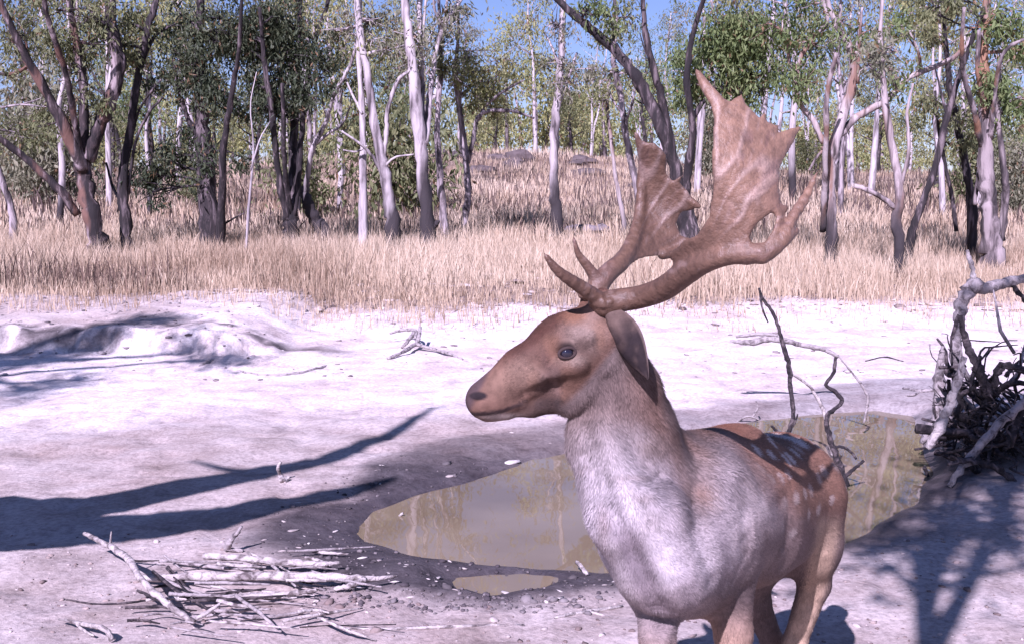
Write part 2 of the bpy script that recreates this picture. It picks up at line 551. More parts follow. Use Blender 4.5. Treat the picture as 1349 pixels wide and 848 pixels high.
def surface_nets(fd):
    Fv = fd.F
    S = Fv < 0
    n = np.zeros([q - 1 for q in Fv.shape], np.int8)
    offs = [(i, j, k) for i in (0, 1) for j in (0, 1) for k in (0, 1)]
    sl = lambda o: tuple(slice(o[d], Fv.shape[d] - 1 + o[d]) for d in range(3))
    for o in offs:
        n += S[sl(o)]
    cells = np.argwhere((n > 0) & (n < 8))
    idx = np.full(n.shape, -1, np.int32)
    idx[tuple(cells.T)] = np.arange(len(cells))
    acc = np.zeros((len(cells), 3)); cnt = np.zeros(len(cells))
    val = {o: Fv[cells[:, 0] + o[0], cells[:, 1] + o[1], cells[:, 2] + o[2]] for o in offs}
    for o in offs:
        for d in range(3):
            if o[d] == 0:
                q = list(o); q[d] = 1; q = tuple(q)
                a, b = val[o], val[q]
                mk = (a < 0) != (b < 0)
                t = np.where(mk, a / np.where(mk, a - b, 1), 0)
                pos = np.array(o, float)[None].repeat(len(cells), 0)
                pos[:, d] = t
                acc += pos * mk[:, None]; cnt += mk
    loc = acc / cnt[:, None]
    v = np.empty((len(cells), 3))
    for d in range(3):
        A = fd.ax[d]
        v[:, d] = A[cells[:, d]] + loc[:, d] * (A[cells[:, d] + 1] - A[cells[:, d]])
    faces = []
    for d in range(3):
        e1, e2 = [(1, 2), (2, 0), (0, 1)][d]
        a = S[tuple(slice(0, -1) if q == d else slice(1, -1) for q in range(3))]
        b = S[tuple(slice(1, None) if q == d else slice(1, -1) for q in range(3))]
        for flip, mk in ((False, a & ~b), (True, ~a & b)):
            c = np.argwhere(mk)
            for q in range(3):
                if q != d: c[:, q] += 1
            def cell(d1, d2):
                w_ = c.copy(); w_[:, e1] += d1; w_[:, e2] += d2
                return idx[tuple(w_.T)]
            quad = np.stack([cell(-1, -1), cell(0, -1), cell(0, 0), cell(-1, 0)], 1)
            faces.append(quad[:, ::-1] if flip else quad)
    f = np.concatenate(faces)
    f = f[(f >= 0).all(1)]
    return v, f

def graded(lo, hi, flo, fhi, fine, coarse):
    a = [lo]
    while a[-1] < hi:
        x = a[-1]
        d = max(flo - x, x - fhi, 0)
        a.append(x + min(coarse, fine + d * 0.12))
    return np.array(a)

HA = math.radians(11)
HF = np.array([-math.cos(HA), -math.sin(HA), 0.0]); HL = np.array([math.sin(HA), -math.cos(HA), 0.0]); UP = np.array([0, 0, 1.0])
HY = 1.97
HO = P(745, 457, HY)
HK = HY / F
def H(px, py, lat=0.0):
    return HO + HF * (745 - px) * HK / math.cos(HA) + UP * (457 - py) * HK + HL * lat

fd = Field(graded(-0.16, 1.02, -0.10, 0.26, 0.0032, 0.007), graded(1.60, 3.02, 1.86, 2.08, 0.0034, 0.007), graded(0.0, 1.30, 1.00, 1.26, 0.0032, 0.007))
px = lambda n, Y: n * Y / F
# trunk
fd.chain([P(893, 690, 2.08), P(960, 668, 2.34), P(1022, 655, 2.58)], [0.158, 0.155, 0.140], k=0.05)
fd.cone(P(1030, 640, 2.62), P(1052, 652, 2.70), 0.125, 0.10, 0.05)                  # rump
fd.cone(P(922, 606, 2.18), P(975, 590, 2.42), 0.05, 0.05, 0.06)                     # withers and back line
fd.cone(P(880, 735, 1.95), P(905, 755, 2.12), 0.095, 0.085, 0.05)                    # brisket
fd.cone(P(852, 690, 1.91), P(872, 742, 1.92), 0.080, 0.078, 0.05)
fd.cone(P(928, 650, 2.08), P(945, 738, 2.07), 0.084, 0.064, 0.03)                   # left shoulder
fd.cone(P(850, 672, 2.06), P(866, 748, 2.02), 0.082, 0.066, 0.04)                    # right shoulder
fd.cone(P(985, 708, 2.30), P(1020, 700, 2.48), 0.10, 0.085, 0.05)                    # belly and flank
# neck
fd.chain([P(803, 462, 1.995), P(818, 520, 2.01), P(826, 575, 2.02), P(838, 635, 2.03), P(866, 690, 2.06)], [0.058, 0.074, 0.091, 0.106, 0.12], k=0.045)
fd.cone(P(794, 590, 1.96), P(822, 672, 1.92), 0.056, 0.070, 0.05)                   # dewlap line of the throat
fd.cone(P(764, 560, 1.98), P(772, 585, 1.97), 0.020, 0.03, 0.035)                   # larynx
fd.cone(P(850, 545, 2.07), P(882, 610, 2.14), 0.038, 0.054, 0.05)                     # crest of the neck
# head, squeezed across
hk = dict(lat=HL, pl=HO)
fd.chain([H(640, 521), H(690, 491), H(745, 461)], [px(25, HY), px(34, HY), px(46, HY)], k=0.018, ls=0.80, **hk)
fd.cone(H(745, 461), H(787, 440), px(46, HY), px(43, HY), 0.02, ls=0.98, **hk)
fd.cone(H(633, 526), H(646, 527), px(19, HY), px(19, HY), 0.012, ls=1.08, **hk)      # nose pad
fd.cone(H(770, 492), H(795, 470), px(42, HY), px(44, HY), 0.03, ls=0.85, **hk)       # cheek and throat
fd.chain([H(650, 541), H(700, 535), H(750, 518), H(785, 492)], [px(10, HY), px(13, HY), px(28, HY), px(36, HY)], k=0.014, ls=0.85, **hk)  # lower jaw
fd.cone(H(640, 545), H(668, 543), px(8.5, HY), px(8.5, HY), 0.006, ls=1.3, **hk)     # chin and lower lip
fd.cone(H(632, 538), H(684, 528), px(9, HY), px(9, HY), 0.010, ls=1.9, **hk)         # upper lip
for s_ in (-1, 1):
    fd.cone(H(765, 442, 0.052 * s_), H(724, 450, 0.046 * s_), 0.013, 0.009, 0.008)   # brow ridge
    fd.cone(H(754, 477, 0.054 * s_), H(696, 496, 0.036 * s_), 0.012, 0.009, 0.016)    # cheekbone
    fd.cone(H(737, 459, 0.068 * s_), H(730, 461, 0.062 * s_), 0.0135, 0.010, 0.008, cut=True)   # eye socket
    fd.cone(H(716, 466, 0.054 * s_), H(708, 480, 0.054 * s_), 0.005, 0.003, 0.006, cut=True)    # tear line
    fd.cone(H(621, 525, 0.027 * s_), H(640, 515, 0.034 * s_), 0.0078, 0.0055, 0.004, cut=True)  # nostril
    fd.chain([H(628, 543, 0.022 * s_), H(655, 541, 0.034 * s_), H(680, 533, 0.042 * s_)], [0.0032, 0.0038, 0.003], k=0.003, cut=True)
    fd.cone(H(783, 412, 0.026 * s_), H(786, 392, 0.034 * s_), 0.021, 0.019, 0.014)   # pedicles
    fd.cone(H(800, 445, 0.040 * s_), H(806, 440, 0.055 * s_), 0.024, 0.018, 0.02)    # ear butts
# legs
def leg(pts, rad, k=0.045):
    fd.chain(pts, rad, k=k)
def at_ground(p, dx=0, dy=0):
    return np.array([p[0] + dx, p[1] + dy, 0.0])
lf = P(966, 832, 2.07); rf = P(866, 838, 1.93)
def front(top, mid, dx, dy, sc=1.0):
    k0 = mid.copy(); k0[2] = 0.30; k0 = k0 + np.array([dx, dy, 0]) * 0.4
    c0 = mid.copy(); c0[2] = 0.085; c0 = c0 + np.array([dx, dy, 0]) * 0.6
    t0 = mid.copy(); t0[2] = 0.02; t0 = t0 + np.array([dx - 0.02, dy - 0.03, 0])
    leg([top, mid, k0], [0.054 * sc, 0.034 * sc, 0.024], 0.03)
    fd.cone(k0, k0 + (c0 - k0) * 0.12, 0.026, 0.024, 0.02)
    leg([k0, c0, t0], [0.021, 0.017, 0.024], 0.02)
    return t0
HOOF = [front(P(957, 762, 2.10), lf, 0.0, 0.0), front(P(868, 785, 2.0), rf, 0.0, 0.01, 0.86)]
def hind(hip, stifle, gask, hock, rh):
    fd.cone(hip, stifle, rh, 0.085, 0.05)
    leg([stifle, gask, hock], [0.066, 0.037, 0.028])
    c0 = hock + np.array([-0.02, -0.02, 0]); c0[2] = 0.09
    t0 = c0 + np.array([-0.03, -0.045, 0]); t0[2] = 0.022
    leg([hock, c0, t0], [0.027, 0.018, 0.024], 0.02)
    return t0
HOOF += [hind(P(1048, 668, 2.60), P(1062, 712, 2.58), P(1073, 768, 2.60), P(1047, 846, 2.62), 0.12),
         hind(P(992, 690, 2.62), P(982, 732, 2.60), P(994, 790, 2.64), P(1018, 846, 2.70), 0.12)]
fd.chain([P(1082, 612, 2.78), P(1092, 640, 2.83), P(1090, 700, 2.83)], [0.028, 0.024, 0.014], k=0.025)
dv, df = surface_nets(fd)
# smooth the skin a little
def laplace(v, f, it, lam=0.5):
    e = np.concatenate([f[:, [0, 1]], f[:, [1, 2]], f[:, [2, 3]], f[:, [3, 0]]])
    for _ in range(it):
        s = np.zeros_like(v); c = np.zeros(len(v))
        np.add.at(s, e[:, 0], v[e[:, 1]]); np.add.at(c, e[:, 0], 1)
        v = v + lam * (s / np.maximum(c, 1)[:, None] - v)
    return v
dv = laplace(dv, df, 2)

def vert_normals(v, f):
    nrm = np.cross(v[f[:, 2]] - v[f[:, 0]], v[f[:, 3]] - v[f[:, 1]])
    out = np.zeros_like(v)
    for k in range(4):
        np.add.at(out, f[:, k], nrm)
    return out / (np.linalg.norm(out, axis=1)[:, None] + 1e-12)
dn = vert_normals(dv, df)
# muscle lines and skin folds pressed into the near side
mx_, my_ = proj(dv)
facing = sst(0.05, 0.4, np.sum(dn * (CAM - dv), 1) / np.linalg.norm(CAM - dv, axis=1))
def seg_d(pts):
    d = np.full(len(dv), 1e9)
    for (a, b), (c_, e) in zip(pts[:-1], pts[1:]):
        ex, ey = c_ - a, e - b
        t = np.clip(((mx_ - a) * ex + (my_ - b) * ey) / (ex * ex + ey * ey), 0, 1)
        d = np.minimum(d, np.hypot(mx_ - a - ex * t, my_ - b - ey * t))
    return d
for pts, wd, dep in (([(768, 600), (790, 645), (820, 705), (848, 765), (872, 815)], 17, 0.014),       # parting of the chest
                     ([(925, 615), (915, 660), (922, 710), (940, 765)], 13, 0.008),                    # front of the shoulder
                     ([(985, 640), (990, 690), (985, 735), (975, 770)], 16, 0.010),                    # behind the shoulder
                     ([(800, 500), (822, 560), (850, 615), (880, 650)], 13, 0.007),                    # neck muscle
                     ([(770, 560), (790, 600), (800, 640)], 10, 0.006),
                     ([(1030, 660), (1042, 705), (1040, 745)], 12, 0.009),                             # flank fold
                     ([(830, 628), (850, 632), (870, 625)], 6, 0.005), ([(845, 655), (858, 690)], 7, 0.004),
                     ([(700, 478), (716, 492), (732, 512)], 6, 0.004), ([(690, 520), (720, 508), (745, 500)], 6, 0.003)):
    dv = dv - dn * (dep * np.exp(-(seg_d(pts) / wd) ** 2) * facing * (dv[:, 1] < 2.75))[:, None]
fold = vnoise(mx_ + 0.4 * my_, my_, 26, 61) * 0.5 + vnoise(mx_, my_, 11, 62) * 0.3
dv = dv + dn * (0.004 * fold * sst(570, 620, my_) * facing)[:, None]
dn = vert_normals(dv, df)

# coat colours (pigment, with some light and shade painted in: russet back with white spots, pale chest, brown face)
def lerp(c, col, m_):
    return c + (np.array(col) - c) * np.clip(m_, 0, 1)[:, None]
def blobm(qx, qy, cx, cy, rx, ry, soft=0.6):
    return 1 - sst(1 - soft, 1 + soft, np.sqrt(((qx - cx) / rx) ** 2 + ((qy - cy) / ry) ** 2))
def coat_col(v, nrm):
    qx, qy = proj(v)
    n1 = vnoise(v[:, 0] + v[:, 1] * 0.7, v[:, 2] + v[:, 1] * 0.3, 0.05, 31)
    n2 = vnoise(v[:, 0] + v[:, 1] * 0.7, v[:, 2], 0.018, 32)
    n3 = vnoise(v[:, 0] - v[:, 1] * 0.5, v[:, 2] * 0.35, 0.012, 33)
    c = np.tile(np.array([0.28, 0.22, 0.20]), (len(v), 1))
    # pale grey chest and shoulder
    c = lerp(c, (0.40, 0.36, 0.37), blobm(qx, qy, 865, 690, 115, 110, 0.5) * (0.85 + 0.3 * n1))
    nb_ = vnoise(v[:, 0] * 1.3 + v[:, 1] * 0.5, v[:, 2] * 0.8 + v[:, 0] * 0.6, 0.085, 34)
    c = lerp(c, (0.235, 0.195, 0.20), sst(0.0, 0.75, nb_) * 0.55 * sst(600, 640, qy))
    gl = np.interp(qy, [585, 640, 700, 760, 815], [762, 786, 818, 846, 872])
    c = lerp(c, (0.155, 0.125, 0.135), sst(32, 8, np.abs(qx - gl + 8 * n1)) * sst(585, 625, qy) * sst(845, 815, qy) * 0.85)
    c = lerp(c, (0.19, 0.15, 0.145), sst(742, 815, qy + 10 * n1) * sst(960, 900, qx) * 0.6)  # shade under the chest painted into the coat
    c = lerp(c, (0.44, 0.375, 0.355), blobm(qx, qy, 985, 690, 80, 60, 0.7) * (0.5 + 0.5 * n1))
    # hind quarter browner; shade of flank and belly painted in as darker coat
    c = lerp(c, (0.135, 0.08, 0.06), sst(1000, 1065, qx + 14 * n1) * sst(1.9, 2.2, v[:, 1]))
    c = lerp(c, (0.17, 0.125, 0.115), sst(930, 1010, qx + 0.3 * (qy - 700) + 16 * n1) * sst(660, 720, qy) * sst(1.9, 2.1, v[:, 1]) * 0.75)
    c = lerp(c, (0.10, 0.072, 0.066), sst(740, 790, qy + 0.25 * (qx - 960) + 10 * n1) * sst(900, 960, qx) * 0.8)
    # russet saddle, limited to the upper back
    back = sst(0.72, 0.82, v[:, 2] + 0.018 * n1) * sst(2.1, 2.3, v[:, 1])
    c = lerp(c, (0.20, 0.085, 0.05), back)
    side = sst(930, 1000, qx + 15 * n1) * sst(690, 640, qy + 8 * n1) * sst(2.0, 2.2, v[:, 1])
    c = lerp(c, (0.22, 0.12, 0.08), side * 0.75)
    # neck: brown hind edge, taupe top, pale throat
    nk = sst(0.80, 0.88, v[:, 2]) * sst(2.35, 2.2, v[:, 1])
    crest = sst(800 + (qy - 470) * 0.36, 870 + (qy - 470) * 0.40, qx + 10 * n1) * sst(440, 500, qy) * (1 - sst(650, 720, qy)) * sst(960, 920, qx)
    c = lerp(c, (0.112, 0.080, 0.070), nk * blobm(qx, qy, 836, 530, 102, 108, 0.4) * (0.85 + 0.3 * n1))
    c = lerp(c, (0.145, 0.085, 0.062), crest * (0.8 + 0.35 * n1) * sst(2.35, 2.2, v[:, 1]))
    c = lerp(c, (0.42, 0.375, 0.38), blobm(qx, qy, 800, 630, 60, 55, 0.7) * 0.6)
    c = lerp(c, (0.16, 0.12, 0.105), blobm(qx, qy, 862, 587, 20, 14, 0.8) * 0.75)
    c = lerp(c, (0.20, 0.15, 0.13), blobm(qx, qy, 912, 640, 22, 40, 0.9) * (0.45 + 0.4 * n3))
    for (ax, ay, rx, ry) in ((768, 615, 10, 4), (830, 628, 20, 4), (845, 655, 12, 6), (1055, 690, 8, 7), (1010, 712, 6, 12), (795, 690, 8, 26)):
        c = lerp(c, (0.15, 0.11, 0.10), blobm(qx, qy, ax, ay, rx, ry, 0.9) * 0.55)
    # head
    hd = sst(0.0, 0.02, (v - H(792, 470)) @ (HF * 0.8 + UP * 0.6)) * sst(0.935, 0.955, v[:, 2]) * sst(0.3, 0.25, v[:, 0])
    fc = np.tile(np.array([0.165, 0.092, 0.066]), (len(v), 1))
    fc = lerp(fc, (0.095, 0.040, 0.028), sst(24, 4, np.abs(qy - (402 + (752 - qx) * 0.80)) ) * 0.8)           # bridge of the nose
    fc = lerp(fc, (0.31, 0.235, 0.195), blobm(qx, qy, 768, 440, 24, 26, 0.8) * 0.7)                          # buff round the eye
    fc = lerp(fc, (0.32, 0.24, 0.19), blobm(qx, qy, 752, 476, 18, 8, 0.8) * 0.7)
    fc = lerp(fc, (0.25, 0.155, 0.11), blobm(qx, qy, 668, 502, 34, 24, 0.8) * 0.7)                           # muzzle
    fc = lerp(fc, (0.13, 0.095, 0.085), blobm(qx, qy, 742, 505, 34, 22, 0.8) * (0.65 + 0.4 * n1))             # grey cheek
    fc = lerp(fc, (0.045, 0.035, 0.034), blobm(qx, qy, 728, 534, 32, 9, 0.7) * 0.85)                           # dark stripe along the jaw
    fc = lerp(fc, (0.40, 0.33, 0.285), blobm(qx, qy, 662, 549, 28, 5, 0.8) * 0.8)                             # pale chin
    fc = lerp(fc, (0.13, 0.075, 0.06), blobm(qx, qy, 718, 470, 6, 16, 0.8) * 0.75)                            # tear line
    fc = lerp(fc, (0.14, 0.075, 0.055), blobm(qx, qy, 757, 415, 12, 10, 0.8) * 0.6)
    fc = lerp(fc, (0.085, 0.058, 0.060), sst(634, 624, qx + 0.5 * (qy - 520)) * 0.9)                          # nose pad
    fc = lerp(fc, (0.03, 0.022, 0.024), blobm(qx, qy, 630, 521, 12, 5.5, 0.25) )
    ml = np.interp(qx, [626, 645, 662, 680, 692], [545, 544, 541, 534, 530])
    fc = lerp(fc, (0.04, 0.026, 0.026), sst(4.0, 1.5, np.abs(qy - ml)) * sst(694, 684, qx) * 0.9)
    fc = lerp(fc, (0.03, 0.022, 0.022), blobm(qx, qy, 744, 459, 15, 9, 0.5))
    c = c + (fc - c) * hd[:, None]
    n4 = vnoise(v[:, 0] * 1.0, v[:, 2] * 1.0, 0.03, 35)
    fc = lerp(fc, (0.22, 0.115, 0.07), sst(0.1, 0.8, n4) * 0.5 * sst(655, 690, qx))
    fc = lerp(fc, (0.095, 0.055, 0.043), sst(0.1, 0.8, -n4) * 0.45 * sst(655, 690, qx))
    fc = lerp(fc, (0.30, 0.20, 0.145), blobm(qx, qy, 690, 490, 22, 16, 0.8) * 0.45)
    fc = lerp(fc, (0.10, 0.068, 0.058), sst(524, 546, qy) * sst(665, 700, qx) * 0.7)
    fc = lerp(fc, (0.26, 0.125, 0.07), blobm(qx, qy, 752, 418, 16, 10, 0.8) * 0.7)
    fc = fc * 0.74
    c = c + (fc - c) * hd[:, None]
    # legs tan outside
    lg = sst(0.60, 0.50, v[:, 2]) * sst(2.3, 2.2, v[:, 1])
    c = lerp(c, (0.29, 0.19, 0.14), lg)
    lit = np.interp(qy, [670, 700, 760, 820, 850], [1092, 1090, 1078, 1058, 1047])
    c = lerp(c, (0.36, 0.255, 0.18), sst(22, 8, np.abs(qx - lit)) * sst(672, 700, qy) * sst(2.3, 2.4, v[:, 1]))  # sunlit strip down the hind leg, painted paler
    # white spots in broken rows on the back and haunch
    A0 = P(940, 600, 2.2); A1 = P(1060, 610, 2.72)
    ax_ = (A1 - A0); Ln = np.linalg.norm(ax_); ax_ = ax_ / Ln
    along = (v - A0) @ ax_
    rs = np.random.default_rng(5)
    spots = []
    for row, (z0, n_) in enumerate(((0.835, 10), (0.80, 11), (0.745, 9), (0.69, 7))):
        for q in range(n_):
            spots.append((0.02 + Ln * (q + 0.5 * (row % 2)) / n_ + rs.normal(0, 0.010), z0 + rs.normal(0, 0.008) - 0.02 * (q / n_), 0.010 + rs.random() * 0.005))
    outw = sst(2.12, 2.25, v[:, 1])
    for (sa, sz, sr) in spots:
        dd = np.sqrt(((along - sa) / 1.5) ** 2 + (v[:, 2] - sz) ** 2)
        c = lerp(c, (0.60, 0.52, 0.47), (1 - sst(sr * 0.55, sr * 1.15, dd)) * outw * 0.8 * (0.45 + 0.55 * (sz > 0.79)))
    return np.clip(c * (1 + 0.13 * n1 + 0.10 * n2 + 0.08 * n3)[:, None], 0.01, 0.9)

deer = empty('fallow_deer', (0.35, 2.2, 0.0))
tag(deer, 'spotted fallow buck with broad palmed antlers and pale chest looking aside', 'deer')
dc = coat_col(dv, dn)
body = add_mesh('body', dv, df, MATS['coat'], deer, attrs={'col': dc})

# short coat hairs lying along the body
def add_fur(n_hair, only_head=False):
    pool = np.arange(len(df))
    if only_head: pool = pool[(dv[df[:, 0], 2] > 0.94) & (dv[df[:, 0], 1] < 2.1)]
    q = pool[RNG.integers(0, len(pool), n_hair * 2)]
    tri = df[q]
    wgt = np.linalg.norm(np.cross(dv[tri[:, 2]] - dv[tri[:, 0]], dv[tri[:, 3]] - dv[tri[:, 1]]), axis=1)
    keep = RNG.random(len(q)) < np.clip(wgt / np.percentile(wgt, 90), 0, 1)
    tri = tri[keep]
    uv = RNG.random((len(tri), 2, 1))
    p = (dv[tri[:, 0]] * (1 - uv[:, 0]) + dv[tri[:, 1]] * uv[:, 0]) * (1 - uv[:, 1]) + (dv[tri[:, 3]] * (1 - uv[:, 0]) + dv[tri[:, 2]] * uv[:, 0]) * uv[:, 1]
    nr = dn[tri[:, 0]]
    cl = dc[tri[:, 0]]
    qx, qy = proj(p)
    # leave the nose, lips and eye bare
    ok = ~((qx < 660) & (p[:, 2] > 0.93)) & ~((qy > 531) & (qx < 700) & (p[:, 2] > 0.93)) & (np.hypot(qx - 743, qy - 459) > 13) & (p[:, 2] > 0.06)
    if only_head: ok &= (p[:, 2] > 0.94) & (((p - H(800, 475)) @ (HF * 0.8 + UP * 0.6)) > 0.0)
    p, nr, cl = p[ok], nr[ok], cl[ok]
    qx, qy = proj(p)
    head = (p[:, 2] > 0.94) & (((p - H(792, 470)) @ (HF * 0.8 + UP * 0.6)) > 0.0)
    neck = (p[:, 2] > 0.80) & (p[:, 1] < 2.2) & ~head
    flow = np.tile(np.array([0.42, 0.66, -0.62]), (len(p), 1))
    flow[neck] = (0.25, 0.15, -0.95)
    flow[head] = -HF * 0.8 + UP * 0.45
    flow[p[:, 2] < 0.55] = (0, 0.05, -1)
    flow = flow + RNG.normal(0, 0.20, flow.shape)
    flow = flow - nr * np.sum(flow * nr, 1)[:, None]
    flow /= np.linalg.norm(flow, axis=1)[:, None] + 1e-9
    ln = np.where(head, 0.0065, np.where(neck, 0.013, 0.009)) * (0.6 + 0.8 * RNG.random(len(p)))
    lift = np.where(head, 0.10, np.where(neck, 0.20, 0.16)) * (0.5 + RNG.random(len(p)))
    tip = p + (flow + nr * lift[:, None]) * ln[:, None]
    sidev = np.cross(flow, nr) * (np.where(head, 0.0005, 0.0009) + 0.0005 * RNG.random(len(p)))[:, None]
    base = p - nr * 0.001
    v = np.stack([base - sidev, base + sidev, tip], 1).reshape(-1, 3)
    f = np.arange(len(v)).reshape(-1, 3)
    cl = np.clip(cl * (0.68 + 0.64 * RNG.random((len(p), 1))), 0.01, 0.9)
    o = add_mesh('face_hair' if only_head else 'coat_hair', v, f, MATS['fur'], body, attrs={'col': np.repeat(cl, 3, 0)})
    nn = np.repeat(nr, 3, 0)
    o.data.normals_split_custom_set_from_vertices([tuple(x) for x in nn])
    tag(o, kind='stuff')
add_fur(230000)
add_fur(70000, True)

# eyes
EYES = {}
for s_ in (-1, 1):
    c0 = H(737, 459, 0.0505 * s_)
    th = np.linspace(0, math.pi, 17); ph = np.linspace(0, 2 * math.pi, 33)[:-1]
    v = np.array([[math.sin(t) * math.cos(q), math.sin(t) * math.sin(q), math.cos(t)] for t in th for q in ph]) * 0.0138
    v[:, 2] *= 0.86
    f = np.array([[i * 32 + k, (i + 1) * 32 + k, (i + 1) * 32 + (k + 1) % 32, i * 32 + (k + 1) % 32] for i in range(16) for k in range(32)])
    EYES[s_] = add_mesh('eye', v + c0, f, MATS['eye'], deer)

# eyelids: an almond rim round each eye
for s_ in (-1, 1):
    mb = MB(); ring = []
    for k in range(25):
        an = 2 * math.pi * k / 24
        ex, ez = math.cos(an) * 0.0148, math.sin(an) * 0.0096 * (1 if math.sin(an) > 0 else 0.9)
        ring.append(H(737, 459, (0.0600 - 0.10 * abs(ex) * (1.6 if ex > 0 else 0.6)) * s_) + HF * ex + UP * (ez - 0.10 * ex))
    mb.tube(ring, [0.0030] * 25, 7, cap=False)
    v = np.concatenate(mb.v)
    add_mesh('eyelid', v, mb.f, MATS['coat'], EYES[s_], attrs={'col': np.tile(np.array([0.045, 0.03, 0.028]), (len(v), 1))})

# ears: a cupped, pointed leaf with real thickness
def ear(s_, root, tip, width, back):
    ax_ = tip - root; Lr = np.linalg.norm(ax_); ax_ = ax_ / Lr
    wd = np.cross(ax_, back); wd /= np.linalg.norm(wd)
    bk = np.cross(wd, ax_)
    nu, nv = 26, 17
    def sheet_(off):
        out = []
        for i in range(nu):
            t = i / (nu - 1)
            wv = width * (math.sin(math.pi * min(t * 0.90 + 0.10, 1.0)) ** 0.8 * (1.1 - 0.25 * t)) * (1 if t < 0.99 else 0.05)
            for j in range(nv):
                a = (j / (nv - 1) - 0.5) * 2
                cup = 0.55 * wv * (a * a) * (1.15 - 0.55 * t)
                out.append(root + ax_ * Lr * t + wd * wv * a * (1 - 0.18 * abs(a)) + bk * (cup - 0.030 * t * (1 - t) + off * (1 - 0.85 * a * a)))
        return np.array(out)
    A, B = sheet_(0.002), sheet_(-0.003)
    v = np.concatenate([A, B]); o_ = nu * nv
    f = []
    for i in range(nu - 1):
        for j in range(nv - 1):
            a, b, c, d = i * nv + j, i * nv + j + 1, (i + 1) * nv + j + 1, (i + 1) * nv + j
            f += [[a, b, c, d], [o_ + d, o_ + c, o_ + b, o_ + a]]
    rim = [j for j in range(nv)] + [i * nv + nv - 1 for i in range(1, nu)] + [(nu - 1) * nv + j for j in range(nv - 2, -1, -1)] + [i * nv for i in range(nu - 2, 0, -1)]
    for k in range(len(rim)):
        a, b = rim[k], rim[(k + 1) % len(rim)]
        f.append([b, a, o_ + a, o_ + b])
    aa = np.array([abs((j / (nv - 1) - 0.5) * 2) for i in range(nu) for j in range(nv)])
    ci = np.tile(np.array([0.016, 0.012, 0.014]), (o_, 1)); ci = lerp(ci, (0.16, 0.115, 0.10), sst(0.90, 1.0, aa))  # near black on both faces: shade of the ear put into its colour
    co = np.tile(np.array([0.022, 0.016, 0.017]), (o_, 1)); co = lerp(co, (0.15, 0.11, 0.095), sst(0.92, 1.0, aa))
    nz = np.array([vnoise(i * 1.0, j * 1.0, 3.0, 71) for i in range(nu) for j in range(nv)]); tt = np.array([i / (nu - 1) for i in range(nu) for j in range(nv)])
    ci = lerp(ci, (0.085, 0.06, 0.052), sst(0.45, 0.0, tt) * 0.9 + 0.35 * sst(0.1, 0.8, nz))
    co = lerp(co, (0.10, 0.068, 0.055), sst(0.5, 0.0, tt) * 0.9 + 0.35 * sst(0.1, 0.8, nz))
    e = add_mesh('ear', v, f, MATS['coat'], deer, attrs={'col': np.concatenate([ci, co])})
    return e
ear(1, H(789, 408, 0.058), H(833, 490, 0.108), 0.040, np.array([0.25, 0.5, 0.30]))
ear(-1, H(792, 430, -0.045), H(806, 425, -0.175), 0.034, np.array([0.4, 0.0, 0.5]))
# hooves: two claws each
for t0 in HOOF:
    for s_ in (-1, 1):
        mb = MB()
        d_ = np.array([-0.55, -0.83, 0]); l_ = np.array([0.83, -0.55, 0])
        b0 = np.array([t0[0], t0[1], 0]) + l_ * 0.012 * s_
        rings = []
        for (z, fw, wd, ln) in ((0.052, 0.0, 0.011, 0.018), (0.03, 0.008, 0.013, 0.028), (0.004, 0.016, 0.014, 0.038)):
            for k in range(10):
                an = 2 * math.pi * k / 10
                rings.append(b0 + d_ * (fw + ln * math.cos(an) * (1.15 if math.cos(an) > 0 else 0.8)) + l_ * wd * math.sin(an) + UP * z)
        f = [[i * 10 + k, i * 10 + (k + 1) % 10, (i + 1) * 10 + (k + 1) % 10, (i + 1) * 10 + k] for i in range(2) for k in range(10)]
        f += [list(range(10))[::-1], [20 + k for k in range(10)]]
        mb.add(rings, f)
        mb.build('hoof', MATS['hoof'], deer)

